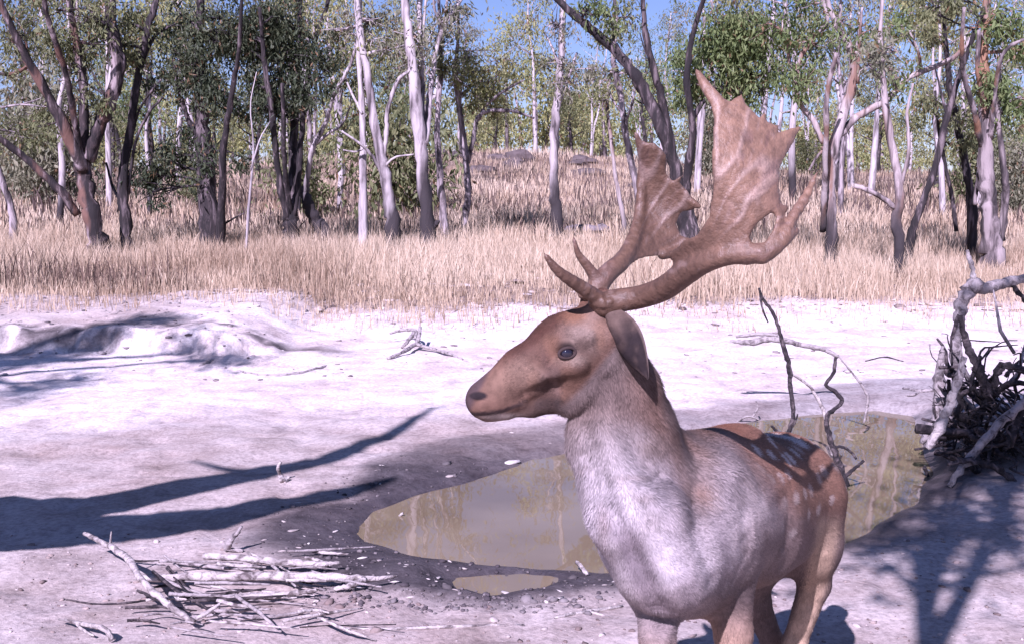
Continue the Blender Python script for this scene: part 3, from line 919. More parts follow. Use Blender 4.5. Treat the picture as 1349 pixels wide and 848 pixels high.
# antlers: palms grown from an outline with thickness, cupping and outward spread
def antler(base, beam, palm, holes, tines, depth, thick, box, mott, hub):
    """all points in photograph pixels; depth(px,py) gives the distance of the palm's mid sheet"""
    pts = [P(a, b, depth(a, b)) for a, b in box]
    lo, hi = np.min(pts, 0) - 0.05, np.max(pts, 0) + 0.05
    fa = Field(np.arange(lo[0], hi[0], 0.0032), np.arange(lo[1], hi[1], 0.0032), np.arange(lo[2], hi[2], 0.0032))
    g = np.stack(np.meshgrid(*fa.ax, indexing='ij'), -1).reshape(-1, 3)
    qx, qy = proj(g)
    yy = depth(qx, qy)
    mid = np.abs(g[:, 1] - yy) < 0.05
    d3 = np.full(len(g), 0.5, np.float32)
    m_ = np.where(mid)[0]
    sd_ = poly_sd(qx[m_], qy[m_], palm)
    for h_ in holes:
        sd_ = np.maximum(sd_, -poly_sd(qx[m_], qy[m_], h_))
    sd_ = (sd_ + 1.6 * vnoise(qx[m_], qy[m_], 16, 41)) * yy[m_] / F
    inside = np.maximum(-sd_, 0)
    rim = np.minimum(inside / 0.012, 1)
    def vein(a, b):
        th = np.arctan2(b - hub[1], a - hub[0]); rr_ = np.hypot(a - hub[0], b - hub[1])
        w1 = np.abs(vnoise(th * 100 + 5 * vnoise(a, b, 30, 46), rr_ * 0.03, 17, 45)); w2 = np.abs(vnoise(th * 100 + 4 * vnoise(a, b, 20, 48), rr_ * 0.05, 6, 47))
        fade = sst(30, 90, rr_)
        return sst(0.055, 0.005, w1) * fade, sst(0.16, 0.02, w2) * fade
    T = thick * (1 + 0.30 * vein(qx[m_], qy[m_])[0] - 0.16 * vein(qx[m_], qy[m_])[1]) * np.sqrt(np.maximum(1 - (1 - rim) ** 2, 0)) * (1 + 0.20 * vnoise(qx[m_], qy[m_], 22, 42))
    cd = (g[m_, 1] - yy[m_])
    d3[m_] = np.where(sd_ > 0, np.hypot(np.maximum(sd_, 0), cd), np.abs(cd) - T)
    fa.F = np.minimum(fa.F, d3.reshape(fa.F.shape))
    def W(t):
        return P(t[0], t[1], t[3] if len(t) > 3 else depth(np.array(t[0]), np.array(t[1])))
    bp_ = smooth_path([list(W(t)) + [t[2] * 0.76 * HY / F] for t in beam], 22)
    for i in range(len(bp_) - 1):
        fa.cone(bp_[i][:3], bp_[i + 1][:3], bp_[i][3], bp_[i + 1][3], 0.010)
    for tn in tines:
        tp = smooth_path([list(W(t)) + [t[2] * 0.66 * HY / F] for t in tn], 12)
        for i in range(len(tp) - 1):
            fa.cone(tp[i][:3], tp[i + 1][:3], max(tp[i][3], 0.0016), max(tp[i + 1][3], 0.0016), 0.007)
    b0 = W(base)
    rr = np.random.default_rng(3)
    for k in range(11):                                                  # knobbly burr
        an = 2 * math.pi * k / 11
        fa.cone(b0 + np.array([math.cos(an), math.sin(an), 0.0]) * 0.021, b0 + np.array([math.cos(an), math.sin(an), 0.15]) * 0.024, 0.006 + 0.003 * rr.random(), 0.005, 0.006)
    v, f = surface_nets(fa)
    v = laplace(v, f, 1, 0.25)
    qx, qy = proj(v)
    s1 = vnoise(v[:, 0] * 3 - v[:, 2], v[:, 2] + v[:, 0] * 0.4, 0.02, 43); s2 = vnoise(v[:, 0], v[:, 2], 0.07, 44)
    c = np.tile(np.array([0.098, 0.055, 0.036]), (len(v), 1))
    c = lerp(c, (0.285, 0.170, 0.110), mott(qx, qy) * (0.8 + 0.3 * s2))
    c = lerp(c, (0.12, 0.068, 0.055), sst(0.2, 0.8, s2) * 0.45)
    c = lerp(c, (0.36, 0.26, 0.225), sst(0.55, 0.9, s1) * 0.25)
    v1, v2 = vein(qx, qy)
    inp = sst(6, -4, poly_sd(qx, qy, palm))
    c = lerp(c, (0.42, 0.32, 0.28), v1 * inp * 0.32)
    c = lerp(c, (0.13, 0.075, 0.06), v2 * inp * 0.6)
    return v, f, c
def near_depth(a, b):
    d = np.hypot(a - 795, b - 398)
    return 1.935 - 0.20 * sst(20, 190, d) + 0.11 * sst(210, 400, d) - 0.03 * np.sin((a - 880) / 60.0) * sst(150, 260, d)
PAL_N = [(936, 140), (922, 112), (918, 96), (930, 108), (947, 127), (962, 133), (977, 124), (984, 139), (1000, 155), (1009, 146), (1011, 160), (1027, 166), (1024, 176), (1042, 168), (1056, 166),
         (1047, 185), (1035, 206), (1027, 225), (1025, 250), (1029, 268), (1040, 272), (1034, 285), (1044, 300), (1030, 326), (1010, 345), (985, 348), (955, 341), (934, 345), (910, 362),
         (888, 352), (880, 335), (900, 318), (918, 309), (934, 286), (940, 252), (938, 205), (939, 160)]
HOLE_N = [(1018, 281), (1000, 293), (988, 312), (991, 323), (1006, 319), (1017, 304), (1022, 288)]
nv_, nf_, nc_ = antler((795, 399), [(795, 402, 19, 1.935), (815, 396, 17), (845, 391, 17), (875, 380, 18), (900, 362, 18), (930, 345, 15), (965, 336, 12), (1000, 334, 12)],
    PAL_N, [HOLE_N],
    [[(792, 395, 13, 1.93), (765, 378, 12, 1.90), (735, 357, 8, 1.87), (716, 333, 2, 1.86)],
     [(1005, 338, 13), (1028, 318, 12), (1042, 290, 9), (1060, 262, 8), (1076, 228, 2.5)],
     [(1030, 318, 10), (1042, 308, 6), (1051, 304, 2)],
     [(950, 140, 10), (932, 117, 7), (917, 92, 2)]],
    near_depth, 0.0070, [(700, 320), (1090, 80), (700, 420), (1090, 420), (716, 333), (918, 90), (800, 400), (960, 300), (770, 380)],
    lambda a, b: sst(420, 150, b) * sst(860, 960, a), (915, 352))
o = add_mesh('antler', nv_, nf_, MATS['antler'], deer, attrs={'col': nc_})
o['label'] = 'broad sunlit palm with a hole near its rear edge'
def far_depth(a, b):
    d = np.hypot(a - 780, b - 390)
    return 2.00 + 0.17 * sst(10, 150, d) - 0.07 * sst(150, 260, d)
PAL_F = [(842, 184), (851, 188), (862, 189), (871, 197), (878, 205), (879, 228), (886, 238), (902, 228), (897, 240), (906, 252), (916, 268), (914, 277), (898, 281), (890, 296), (897, 311), (915, 316),
         (900, 330), (880, 337), (868, 336), (845, 340), (822, 352), (812, 348), (820, 330), (832, 302), (838, 268), (840, 225)]
fv_, ff_, fc_ = antler((780, 388), [(781, 392, 17, 2.0), (790, 373, 15), (804, 357, 14), (820, 343, 13), (835, 315, 10), (843, 280, 8), (845, 230, 5)],
    PAL_F, [],
    [[(788, 372, 11, 2.0), (775, 352, 8, 1.99), (762, 335, 5, 1.98), (755, 311, 1.6, 1.97)],
     [(872, 336, 10), (890, 330, 8), (912, 318, 4)],
     [(905, 262, 5), (922, 273, 2)],
     [(845, 205, 5), (842, 190, 4), (837, 174, 1.5)]],
    far_depth, 0.0068, [(740, 300), (740, 400), (930, 170), (930, 400), (755, 311), (840, 180), (780, 390)],
    lambda a, b: 0.25 + 0 * a, (822, 352))
o = add_mesh('antler', fv_, ff_, MATS['antler'], deer, attrs={'col': fc_ * 0.88})  # farther antler darkened all over, its shade put into the colour
o['label'] = 'farther darker palm with a deeply notched rear edge'
# ------------------------------------------------------------------ trees
LEAF_COLS = {
    'olive': [(0.095, 0.112, 0.048), (0.15, 0.165, 0.075), (0.21, 0.215, 0.105)],
    'dark': [(0.030, 0.042, 0.024), (0.050, 0.065, 0.034), (0.085, 0.095, 0.050)],
    'light': [(0.18, 0.20, 0.075), (0.26, 0.27, 0.11), (0.34, 0.33, 0.15)],
    'grey': [(0.13, 0.135, 0.085), (0.19, 0.19, 0.125), (0.26, 0.25, 0.17)],
    'mid': [(0.080, 0.115, 0.040), (0.13, 0.175, 0.062), (0.19, 0.225, 0.09)],
}
LEAF_COLS = {k: [tuple(q * (1.45 if k == 'dark' else 1.22) for q in c) for c in v] for k, v in LEAF_COLS.items()}  # all leaves lightened in place of haze
def leaf_cloud(clumps, rng, size=(0.10, 0.032), cols='olive', droop=0.75):
    """clumps: rows x,y,z,sigma,n -> small hanging leaf blades"""
    cen = np.repeat(clumps[:, :3], clumps[:, 4].astype(int), 0)
    sig = np.repeat(clumps[:, 3], clumps[:, 4].astype(int))[:, None]
    tone = np.repeat(rng.normal(0, 0.16, len(clumps)), clumps[:, 4].astype(int))
    n = len(cen)
    p = cen + rng.normal(0, 1, (n, 3)) * sig * np.array([1, 1, 0.8])
    d = rng.normal(0, 1, (n, 3)); d[:, 2] -= droop * 2.0
    d /= np.linalg.norm(d, axis=1)[:, None]
    s = np.cross(d, rng.normal(0, 1, (n, 3))); s /= np.linalg.norm(s, axis=1)[:, None] + 1e-9
    L = (size[0] * (0.6 + 0.8 * rng.random(n)))[:, None]; Wd = (size[1] * (0.6 + 0.8 * rng.random(n)))[:, None]
    nrm = np.cross(d, s)
    v = np.stack([p, p + d * L * 0.45 + s * Wd * 0.5 + nrm * L * 0.06, p + d * L, p + d * L * 0.5 - s * Wd * 0.5 + nrm * L * 0.06], 1).reshape(-1, 3)
    f = np.arange(n * 4).reshape(-1, 4)
    pal = np.array(LEAF_COLS[cols])
    t = np.clip(rng.random(n) * 0.8 + 0.1 + tone, 0, 0.999) * (len(pal) - 1)
    i = t.astype(int); fr = (t - i)[:, None]
    c = pal[i] * (1 - fr) + pal[i + 1] * fr
    brown = rng.random(n) < 0.05
    c[brown] = (0.22, 0.14, 0.075)
    return v, f, np.repeat(c, 4, 0)

def make_tree(name, label, Y, limbs, blobs, barkm, leafc, seed, cat='tree', group=None, leafsize=(0.11, 0.034), dens=0.78, twigs=8, crown_name='crown', upper=None):
    """limbs: lists of (px, py, width px); blobs: (px, py, r px, leaves)"""
    rng = np.random.default_rng(seed); rnd = random.Random(seed)
    k = Y / F
    b0 = P(limbs[0][0][0], limbs[0][0][1], Y)
    gz = float(ground_z(b0[0], Y))
    root = empty(name, (b0[0], Y, gz))
    tag(root, label, cat, group)
    mb = MB()
    ends = []
    allpts = []
    for li, lb in enumerate(limbs):
        slope = 0 if li == 0 else rnd.uniform(-0.5, 0.5)
        q = []
        y0 = lb[0][1]
        for j, (a, b, wd) in enumerate(lb):
            dep = Y + slope * (y0 - b) * k + rnd.uniform(-1, 1) * 0.05
            q.append(list(P(a, b, dep)) + [wd * 0.5 * k])
        if li == 0 or (abs(lb[0][1] - limbs[0][0][1]) < 12 and len(lb) > 1):     # a stem that stands in the ground: root it with a flare
            q[0][3] *= 1.22
            g0 = float(ground_z(q[0][0], q[0][1]))
            q.insert(0, [q[0][0], q[0][1], min(q[0][2], g0) - 0.25, q[0][3] * 1.15])
        q = smooth_path(q, max(10, 5 * len(q)))
        q[:, :3] += rng.normal(0, 1, (len(q), 3)) * (q[:, 3:4] * 0.10)
        q[:, 3] *= 1 + 0.06 * rng.normal(0, 1, len(q))
        q[:, 3] = np.maximum(q[:, 3], 0.006)
        mb.tube(q[:, :3], q[:, 3], 9 if q[0, 3] > 0.05 else 6, rough=0.12, rnd=rnd)
        allpts.append(q)
        ends.append(q[-1])
    pts = np.concatenate(allpts)
    clumps = []
    for (a, b, r, n) in blobs:
        R = r * k
        c = P(a, b, Y + rnd.uniform(-0.6, 0.6) * R)
        # a branch from the nearest limb out to the clump, then twigs
        cand = pts[pts[:, 2] < c[2] + 0.3 * R] if (pts[:, 2] < c[2] + 0.3 * R).any() else pts
        src = cand[np.argmin(np.linalg.norm(cand[:, :3] - c, axis=1))]
        r0 = min(src[3] * 0.6, 0.035)
        midp = (src[:3] + c) / 2 + np.array([rnd.uniform(-.2, .2), rnd.uniform(-.2, .2), rnd.uniform(-.1, .25)]) * np.linalg.norm(c - src[:3]) * 0.5
        path = smooth_path([list(src[:3]) + [r0], list(midp) + [r0 * 0.75], list(c) + [r0 * 0.45]], 7)
        mb.tube(path[:, :3], path[:, 3], 5, rough=0.1, rnd=rnd)
        for t in range(twigs):
            e = c + rng.normal(0, 1, 3) * R * np.array([0.6, 0.6, 0.45])
            m_ = (c + e) / 2 + rng.normal(0, 0.08, 3) * R
            st = path[rnd.randint(3, 6), :3]
            mb.tube([st, m_, e], [r0 * 0.4, r0 * 0.25, 0.004], 4, rnd=rnd)
        n = int(n * dens)
        nc = max(2, n // 70)
        cc = c + rng.normal(0, 1, (nc, 3)) * R * np.array([0.52, 0.55, 0.45])
        for q_ in cc:
            clumps.append([*q_, (0.10 + 0.16 * rnd.random()) * (R / 0.6) ** 0.5, max(4, int(n / nc * rnd.uniform(0.5, 1.5)))])
    mb.build('trunk', MATS[barkm], root)
    if clumps:
        v, f, c = leaf_cloud(np.array(clumps), rng, leafsize, leafc)
        o = add_mesh(crown_name, v, f, MATS['leaf'], root, smooth=False, attrs={'col': c})
    return root

BL = lambda x0, x1, y0, y1, n, r, lv, seed: [(lambda q: (q.uniform(x0, x1), q.uniform(y0, y1), r * q.uniform(0.75, 1.3), lv))(random.Random(seed * 101 + i)) for i in range(n)]
UPPER = lambda x, seed, n=4, r=70, lv=620, w_=120, y0=-330, y1=-40: BL(x - w_, x + w_, y0, y1, n, r, lv, seed)

make_tree('gum_tree', 'spreading many-limbed gum tree with a low pale branch reaching out sideways', 19.0, [
    [(134, 338, 26), (122, 289, 23), (111, 239, 22), (109, 215, 22)],
    [(110, 225, 17), (90, 178, 15), (65, 130, 13), (40, 86, 11), (15, 35, 9), (-5, -15, 8), (-20, -120, 5)],
    [(106, 205, 9), (97, 150, 8), (88, 100, 8), (68, 41, 7), (58, 0, 6), (50, -90, 4)],
    [(110, 200, 13), (111, 150, 12), (107, 95, 11), (96, 33, 9), (90, -15, 8), (84, -140, 5)],
    [(116, 210, 18), (130, 170, 17), (146, 130, 17), (156, 91, 17), (149, 45, 16), (145, -15, 14), (150, -140, 8)],
    [(150, 40, 6), (128, 22, 5), (112, 5, 4), (100, -20, 3)],
    [(102, 283, 12), (80, 252, 11), (54, 227, 10), (25, 202, 9), (-15, 172, 8), (-60, 150, 6)],
    [(40, 86, 6), (15, 98, 5), (-10, 96, 4)],
    [(66, 132, 6), (85, 165, 5), (100, 205, 4)],
    ], BL(0, 130, 0, 70, 8, 36, 500, 1) + BL(60, 150, 90, 180, 3, 22, 220, 2) + UPPER(90, 3), 'bark_brown', 'olive', 101)
make_tree('gum_tree', 'slender dark gum tree with thin pale dead twigs beside the spreading gum', 19.6, [
    [(168, 344, 18), (165, 289, 15), (163, 231, 13), (173, 165, 11), (182, 103, 10), (194, 41, 9), (206, -5, 8), (215, -120, 5)],
    [(184, 95, 6), (202, 50, 5), (231, 31, 3)], [(169, 256, 5), (178, 190, 4), (196, 150, 4), (215, 128, 3)], [(176, 170, 4), (186, 140, 3), (212, 105, 2.5)],
    [(167, 275, 5), (150, 250, 4), (140, 215, 3)],
    ], BL(160, 230, 10, 60, 3, 24, 260, 4) + UPPER(200, 5, 4), 'bark_dark', 'olive', 102)
make_tree('ironbark_tree', 'thick black-trunked ironbark with dense dark leaves hanging low', 20.0, [
    [(281, 328, 28), (274, 268, 25), (268, 186, 21), (264, 140, 16), (262, 60, 12), (265, -10, 10), (262, -120, 6)],
    [(291, 320, 10), (293, 231, 9), (297, 173, 8), (306, 124, 7), (315, 60, 5), (320, -20, 4)],
    [(292, 298, 3), (306, 289, 2.5), (322, 281, 1.5)], [(268, 190, 8), (245, 150, 6), (232, 100, 5), (225, 60, 3)],
    ], BL(228, 318, 20, 130, 11, 26, 620, 6) + BL(195, 250, 185, 262, 5, 22, 420, 7) + BL(255, 318, 130, 250, 6, 18, 260, 8) + UPPER(270, 9, 5), 'bark_dark', 'dark', 103)
make_tree('sapling', 'thin pale leafless sapling between the two dark-leaved trees', 18.8, [
    [(324, 336, 4), (328, 268, 3.5), (334, 198, 2.6), (330, 140, 1.6), (338, 95, 1)], [(330, 225, 2.5), (342, 185, 2), (356, 160, 1.2)]],
    [], 'bark_white', 'olive', 104)
make_tree('ironbark_tree', 'dark fan-stemmed tree with a heavy blackish-green crown', 20.5, [
    [(384, 322, 21), (383, 300, 19), (382, 285, 18)],
    [(380, 292, 10), (367, 231, 9), (359, 157, 8), (348, 80, 6), (342, 10, 4)],
    [(384, 292, 12), (386, 225, 12), (387, 165, 11), (392, 83, 9), (395, 0, 7), (396, -110, 4)],
    [(388, 285, 8), (394, 225, 8), (398, 165, 7), (413, 62, 6), (434, -5, 5), (450, -90, 3)],
    [(385, 290, 7), (376, 235, 7), (374, 170, 6), (372, 110, 5)],
    ], BL(318, 432, 15, 130, 17, 28, 700, 10) + BL(340, 425, 130, 185, 5, 20, 320, 11) + UPPER(385, 12, 5), 'bark_dark', 'dark', 105)
make_tree('gum_tree', 'crooked pale-limbed gum rising from a leaning charred stump', 21.0, [
    [(428, 312, 19), (416, 290, 17), (407, 272, 16), (400, 248, 13)],
    [(402, 256, 8), (405, 232, 7), (413, 194, 6.5), (429, 161, 6), (440, 125, 5), (462, 85, 4), (470, 50, 3)],
    [(416, 190, 5), (434, 175, 4), (450, 165, 3), (462, 140, 2)], [(432, 158, 4), (424, 130, 3), (420, 100, 2)],
    ], BL(420, 470, 60, 110, 3, 20, 200, 13), 'bark_pale', 'olive', 106)
make_tree('gum_tree', 'straight slim white-stemmed gum standing alone in front of the sooty-footed one', 20.2, [
    [(478, 312, 11), (478, 206, 9), (476, 124, 8), (472, 62, 7), (474, -5, 6), (478, -130, 4)], [(477, 150, 4), (462, 120, 3), (452, 95, 2)]],
    BL(455, 500, 10, 60, 3, 22, 200, 14) + UPPER(475, 15, 3), 'bark_white', 'light', 107)
make_tree('gum_tree', 'white gum with a black scorched foot and bleached dead side branches', 20.0, [
    [(518, 303, 17), (512, 262, 15), (506, 225, 14), (495, 173, 12), (485, 103, 10), (474, 41, 9), (470, -5, 8), (466, -120, 5)],
    [(505, 212, 7), (509, 175, 6), (511, 145, 5.5), (524, 107, 5), (540, 93, 3.5)], [(500, 223, 4.5), (488, 203, 4), (472, 188, 3.5), (450, 173, 2.5)],
    [(505, 222, 4), (520, 208, 3), (545, 204, 2)], [(484, 192, 3), (470, 200, 2.5), (452, 198, 2)],
    ], BL(440, 520, 20, 90, 4, 24, 260, 16) + UPPER(480, 17, 4), 'bark_pale', 'grey', 108)
make_tree('gum_tree', 'stout pale three-stemmed gum with a dark hollow at its base', 20.0, [
    [(564, 310, 18), (559, 248, 18), (553, 186, 17), (545, 103, 14), (538, 41, 12), (534, -5, 11), (530, -140, 7)],
    [(558, 200, 10), (556, 150, 9), (555, 103, 8.5), (553, -5, 7), (556, -120, 4)],
    [(561, 190, 8), (569, 103, 7), (582, 41, 6), (610, -5, 5), (630, -60, 3)],
    [(566, 307, 9), (574, 296, 8), (578, 291, 4)], [(585, 38, 4), (572, 10, 3), (575, -30, 2)],
    ], BL(520, 600, 0, 90, 5, 24, 240, 18) + UPPER(560, 19, 5), 'bark_pale', 'grey', 109)
make_tree('gum_tree', 'short slim ash-grey gum close behind the three-stemmed one', 22.0, [
    [(586, 299, 10), (580, 240, 9), (576, 165, 8), (581, 80, 6), (578, 0, 4), (580, -60, 3)]], BL(565, 605, 20, 100, 4, 22, 240, 20), 'bark_grey', 'olive', 110)
make_tree('gum_tree', 'grey bent gum with one long level branch over the rise', 23.0, [
    [(613, 293, 9), (617, 248, 9), (612, 198, 9), (608, 161, 8), (600, 100, 6), (604, 40, 4), (600, -40, 3)],
    [(616, 215, 7), (623, 186, 6), (631, 153, 5.5), (656, 146, 5), (680, 148, 4), (704, 156, 2.5)],
    [(630, 158, 5), (642, 138, 4), (664, 120, 3.5), (690, 106, 2)], [(640, 140, 3), (652, 110, 2.5), (655, 80, 2)],
    ], BL(610, 700, 40, 135, 9, 24, 330, 21) + BL(600, 650, 90, 150, 3, 18, 200, 22) + UPPER(650, 23, 4), 'bark_grey', 'light', 111)
make_tree('gum_tree', 'single straight pale gum with black patches on the open rise', 23.0, [
    [(734, 287, 14), (730, 248, 12), (730, 194, 12), (734, 136, 11), (739, 83, 9), (741, 25, 8), (744, -40, 6), (742, -140, 4)],
    [(736, 140, 5), (748, 105, 4), (760, 70, 3)], [(738, 90, 4), (726, 60, 3), (715, 40, 2)],
    ], BL(700, 785, 30, 110, 6, 22, 220, 24) + UPPER(740, 25, 4), 'bark_pale', 'grey', 112)
make_tree('leaning_gum_tree', 'heavy dark gum leaning over to one side behind the antlers', 17.5, [
    [(908, 312, 24), (900, 270, 20), (890, 225, 18), (872, 172, 17), (850, 124, 16), (834, 95, 15), (805, 62, 13), (772, 33, 11), (739, 4, 9), (700, -40, 7), (640, -110, 4)],
    [(892, 232, 12), (884, 190, 11), (872, 130, 10), (858, 80, 9), (848, 20, 7), (850, -80, 5)],
    [(902, 275, 11), (906, 230, 11), (912, 170, 10), (905, 104, 9), (912, 50, 7), (930, -10, 5)],
    [(910, 160, 7), (935, 120, 6), (955, 92, 5), (985, 80, 3.5), (1010, 60, 2)],
    [(806, 64, 5), (808, 40, 4), (800, 10, 3)],
    ], BL(870, 1010, 10, 130, 17, 27, 520, 26) + BL(770, 850, 0, 40, 3, 24, 260, 27) + UPPER(900, 28, 7, w_=160), 'bark_dark', 'mid', 113)
make_tree('gum_tree', 'thin crooked gum, dark above and bleached below, beside the leaning tree', 19.5, [
    [(848, 300, 9), (838, 245, 9), (830, 205, 9), (822, 160, 8), (816, 116, 8), (808, 78, 7), (812, 30, 5), (806, -30, 3)], [(822, 165, 4), (832, 140, 3), (838, 110, 2)],
    [(820, 150, 4), (806, 130, 3), (800, 112, 2)]],
    BL(780, 840, 20, 110, 4, 20, 220, 29), 'bark_grey', 'olive', 114)
make_tree('gum_tree', 'thin pink-stemmed gum on the rise past the lone straight gum', 24.0, [
    [(822, 292, 6), (812, 240, 5), (806, 190, 5), (800, 140, 4), (806, 90, 3)]], BL(785, 825, 80, 150, 3, 18, 180, 30), 'bark_rust', 'light', 115)
make_tree('twisted_gum_tree', 'twisted gum whose long crooked branch climbs slantwise past its neighbours', 17.0, [
    [(1095, 320, 14), (1095, 270, 13), (1094, 231, 13), (1098, 194, 14), (1115, 140, 13), (1125, 95, 11), (1119, 62, 9), (1094, 16, 7), (1080, -60, 5)],
    [(1086, 199, 11), (1108, 176, 10), (1131, 153, 9.5), (1168, 132, 9), (1197, 103, 8), (1243, 83, 7), (1271, 62, 6), (1300, 12, 5), (1310, -40, 4)],
    [(1084, 305, 8), (1086, 260, 8), (1087, 215, 7.5), (1090, 124, 6.5), (1102, 70, 5)],
    [(1085, 190, 8), (1072, 160, 8), (1053, 136, 7), (1049, 107, 7), (1056, 75, 7), (1075, 45, 6), (1090, 29, 6), (1082, -10, 5), (1078, -80, 3)],
    [(1050, 120, 5), (1040, 80, 5), (1034, 45, 4), (1015, 32, 3)], [(1130, 110, 5), (1132, 60, 4), (1136, 10, 3)], [(1095, 190, 5), (1078, 205, 4), (1066, 225, 3)],
    ], BL(1000, 1080, 0, 110, 8, 25, 420, 31) + BL(1100, 1200, 20, 120, 5, 22, 200, 32) + UPPER(1090, 33, 6), 'bark_rust', 'mid', 116)
make_tree('gum_tree', 'short bleached gum with a snapped stub, its foot burnt thin', 14.5, [
    [(1186, 358, 11), (1184, 325, 13), (1181, 289, 14), (1185, 248, 12), (1172, 177, 10), (1164, 116, 8), (1160, 50, 6), (1165, -40, 4)],
    [(1180, 275, 8), (1164, 262, 7), (1145, 252, 6.5), (1126, 245, 6)], [(1186, 250, 6), (1197, 200, 5), (1195, 150, 4), (1203, 110, 3)],
    ], BL(1140, 1190, 30, 90, 3, 22, 180, 34), 'bark_rust', 'grey', 117)
make_tree('leaning_gum_tree', 'thin dark gum slanting steeply behind the snapped one', 16.5, [
    [(1198, 322, 10), (1208, 285, 9), (1230, 227, 9), (1247, 157, 8), (1263, 103, 7), (1282, 50, 6), (1300, 0, 5), (1318, -60, 3)], [(1247, 150, 4), (1238, 115, 3), (1232, 90, 2)]],
    BL(1230, 1290, 0, 60, 3, 22, 200, 35), 'bark_dark', 'olive', 118)
make_tree('gum_tree', 'pair of dark slim stems just before the rusty shaggy gum', 18.5, [
    [(1281, 290, 11), (1274, 231, 10), (1262, 170, 9), (1253, 124, 8), (1246, 60, 6), (1240, -20, 4)], [(1260, 305, 6), (1254, 260, 6), (1247, 225, 5), (1236, 170, 4), (1232, 120, 3)]],
    BL(1215, 1265, 110, 190, 4, 20, 200, 36) + BL(1210, 1260, 0, 60, 3, 22, 200, 37), 'bark_dark', 'olive', 119)
make_tree('shaggy_gum_tree', 'thick shaggy gum with strips of rusty bark and many upright stems', 16.5, [
    [(1307, 330, 26), (1303, 285, 23), (1300, 248, 21), (1298, 177, 17), (1296, 83, 13), (1298, 25, 9), (1300, -60, 6)],
    [(1294, 195, 9), (1284, 150, 8), (1271, 103, 7), (1267, 62, 6), (1270, 10, 4)], [(1304, 185, 7), (1310, 130, 6), (1317, 83, 5.5), (1330, 62, 5), (1350, 52, 4)],
    [(1318, 318, 11), (1324, 270, 10), (1324, 231, 9), (1314, 150, 7), (1316, 90, 5)], [(1297, 140, 8), (1288, 90, 7), (1290, 40, 5)], [(1296, 200, 7), (1288, 240, 6), (1284, 270, 5)],
    ], BL(1300, 1365, 60, 150, 6, 22, 360, 38) + BL(1270, 1360, 0, 50, 4, 24, 260, 39) + UPPER(1310, 40, 5), 'bark_shaggy', 'mid', 120)
make_tree('gum_tree', 'thin leaning stem rooted apart beyond the low pale branch', 20.5, [
    [(18, 320, 10), (16, 281, 9), (4, 240, 8), (-12, 195, 7), (-20, 120, 5)]], BL(-20, 60, 90, 190, 4, 24, 260, 41), 'bark_grey', 'olive', 121)

# trees on the rise behind: a few kinds, copied; each copy is a tree of its own
KINDS = []
def proto(label, barkm, leafc, seed, h, lean, r, nb, lv, low):
    rng = np.random.default_rng(seed); rnd = random.Random(seed)
    root = empty('woodland_tree', (0, 0, 0))
    tag(root, label, 'tree', 'trees on the rise behind the grass')
    mb = MB(); clumps = []
    stems = rnd.choice([1, 1, 2])
    for s_ in range(stems):
        a = rnd.uniform(0, 6.28)
        q = [[0.12 * s_, 0, -0.4, r], [0.1 * s_ + lean * 0.2, 0, h * 0.2, r * 0.9]]
        for t in (0.4, 0.6, 0.8, 1.0):
            q.append([lean * t + math.cos(a) * 0.5 * s_ * t + rnd.uniform(-.2, .2), math.sin(a) * 0.5 * s_ * t + rnd.uniform(-.2, .2), h * t, r * (1.0 - 0.75 * t)])
        q = smooth_path(q, 16)
        mb.tube(q[:, :3], q[:, 3], 7, rough=0.12, rnd=rnd)
        for k in range(nb):
            t = rnd.uniform(low, 1.0)
            src = q[int(t * 15)]
            an = rnd.uniform(0, 6.28); ln = rnd.uniform(0.5, 1.9) * (1.25 - 0.5 * t) * h / 8
            e = src[:3] + np.array([math.cos(an) * ln, math.sin(an) * ln, rnd.uniform(0.2, 1.3) * h / 9])
            m_ = (src[:3] + e) / 2 + np.array([0, 0, rnd.uniform(-.15, .3)])
            mb.tube([src[:3], m_, e], [src[3] * 0.55, src[3] * 0.35, 0.012], 5, rnd=rnd)
            for c_ in range(4):
                clumps.append([*(e + rng.normal(0, 0.42, 3)), 0.30, lv * rnd.uniform(0.5, 1.4)])
    mb.build('trunk', MATS[barkm], root)
    v, f, c = leaf_cloud(np.array(clumps), rng, (0.19, 0.065), leafc)
    add_mesh('crown', v, f, MATS['leaf'], root, smooth=False, attrs={'col': c})
    KINDS.append(root)
proto('pale-stemmed woodland tree with light yellow-green leaves on the rise', 'bark_white', 'light', 201, 8.5, 0.5, 0.12, 11, 52, 0.35)
proto('grey-stemmed woodland tree with dusty grey-green leaves on the rise', 'bark_grey', 'grey', 202, 9.5, -0.6, 0.13, 11, 50, 0.35)
proto('bushy olive woodland tree branching low on the rise', 'bark_dark', 'olive', 203, 6.5, 0.4, 0.12, 13, 58, 0.25)
proto('tall white-trunked woodland tree with sparse olive leaves on the rise', 'bark_white', 'olive', 204, 11.0, 0.9, 0.14, 10, 44, 0.42)
proto('mid-green rounded woodland tree with a dark trunk on the rise', 'bark_dark', 'mid', 205, 7.5, -0.3, 0.12, 13, 46, 0.3)
proto('leggy pale woodland tree with bright light-green tufts on the rise', 'bark_pale', 'light', 206, 9.0, -0.9, 0.11, 10, 56, 0.45)
proto('rounded dusty shrub under the woodland trees on the rise', 'bark_grey', 'grey', 207, 2.4, 0.2, 0.05, 11, 60, 0.1)
proto('low olive shrub under the woodland trees on the rise', 'bark_dark', 'olive', 208, 1.9, -0.2, 0.05, 11, 60, 0.1)
proto('thin bare pale pole of a tree on the rise', 'bark_white', 'grey', 209, 8.0, 0.7, 0.085, 7, 14, 0.4)
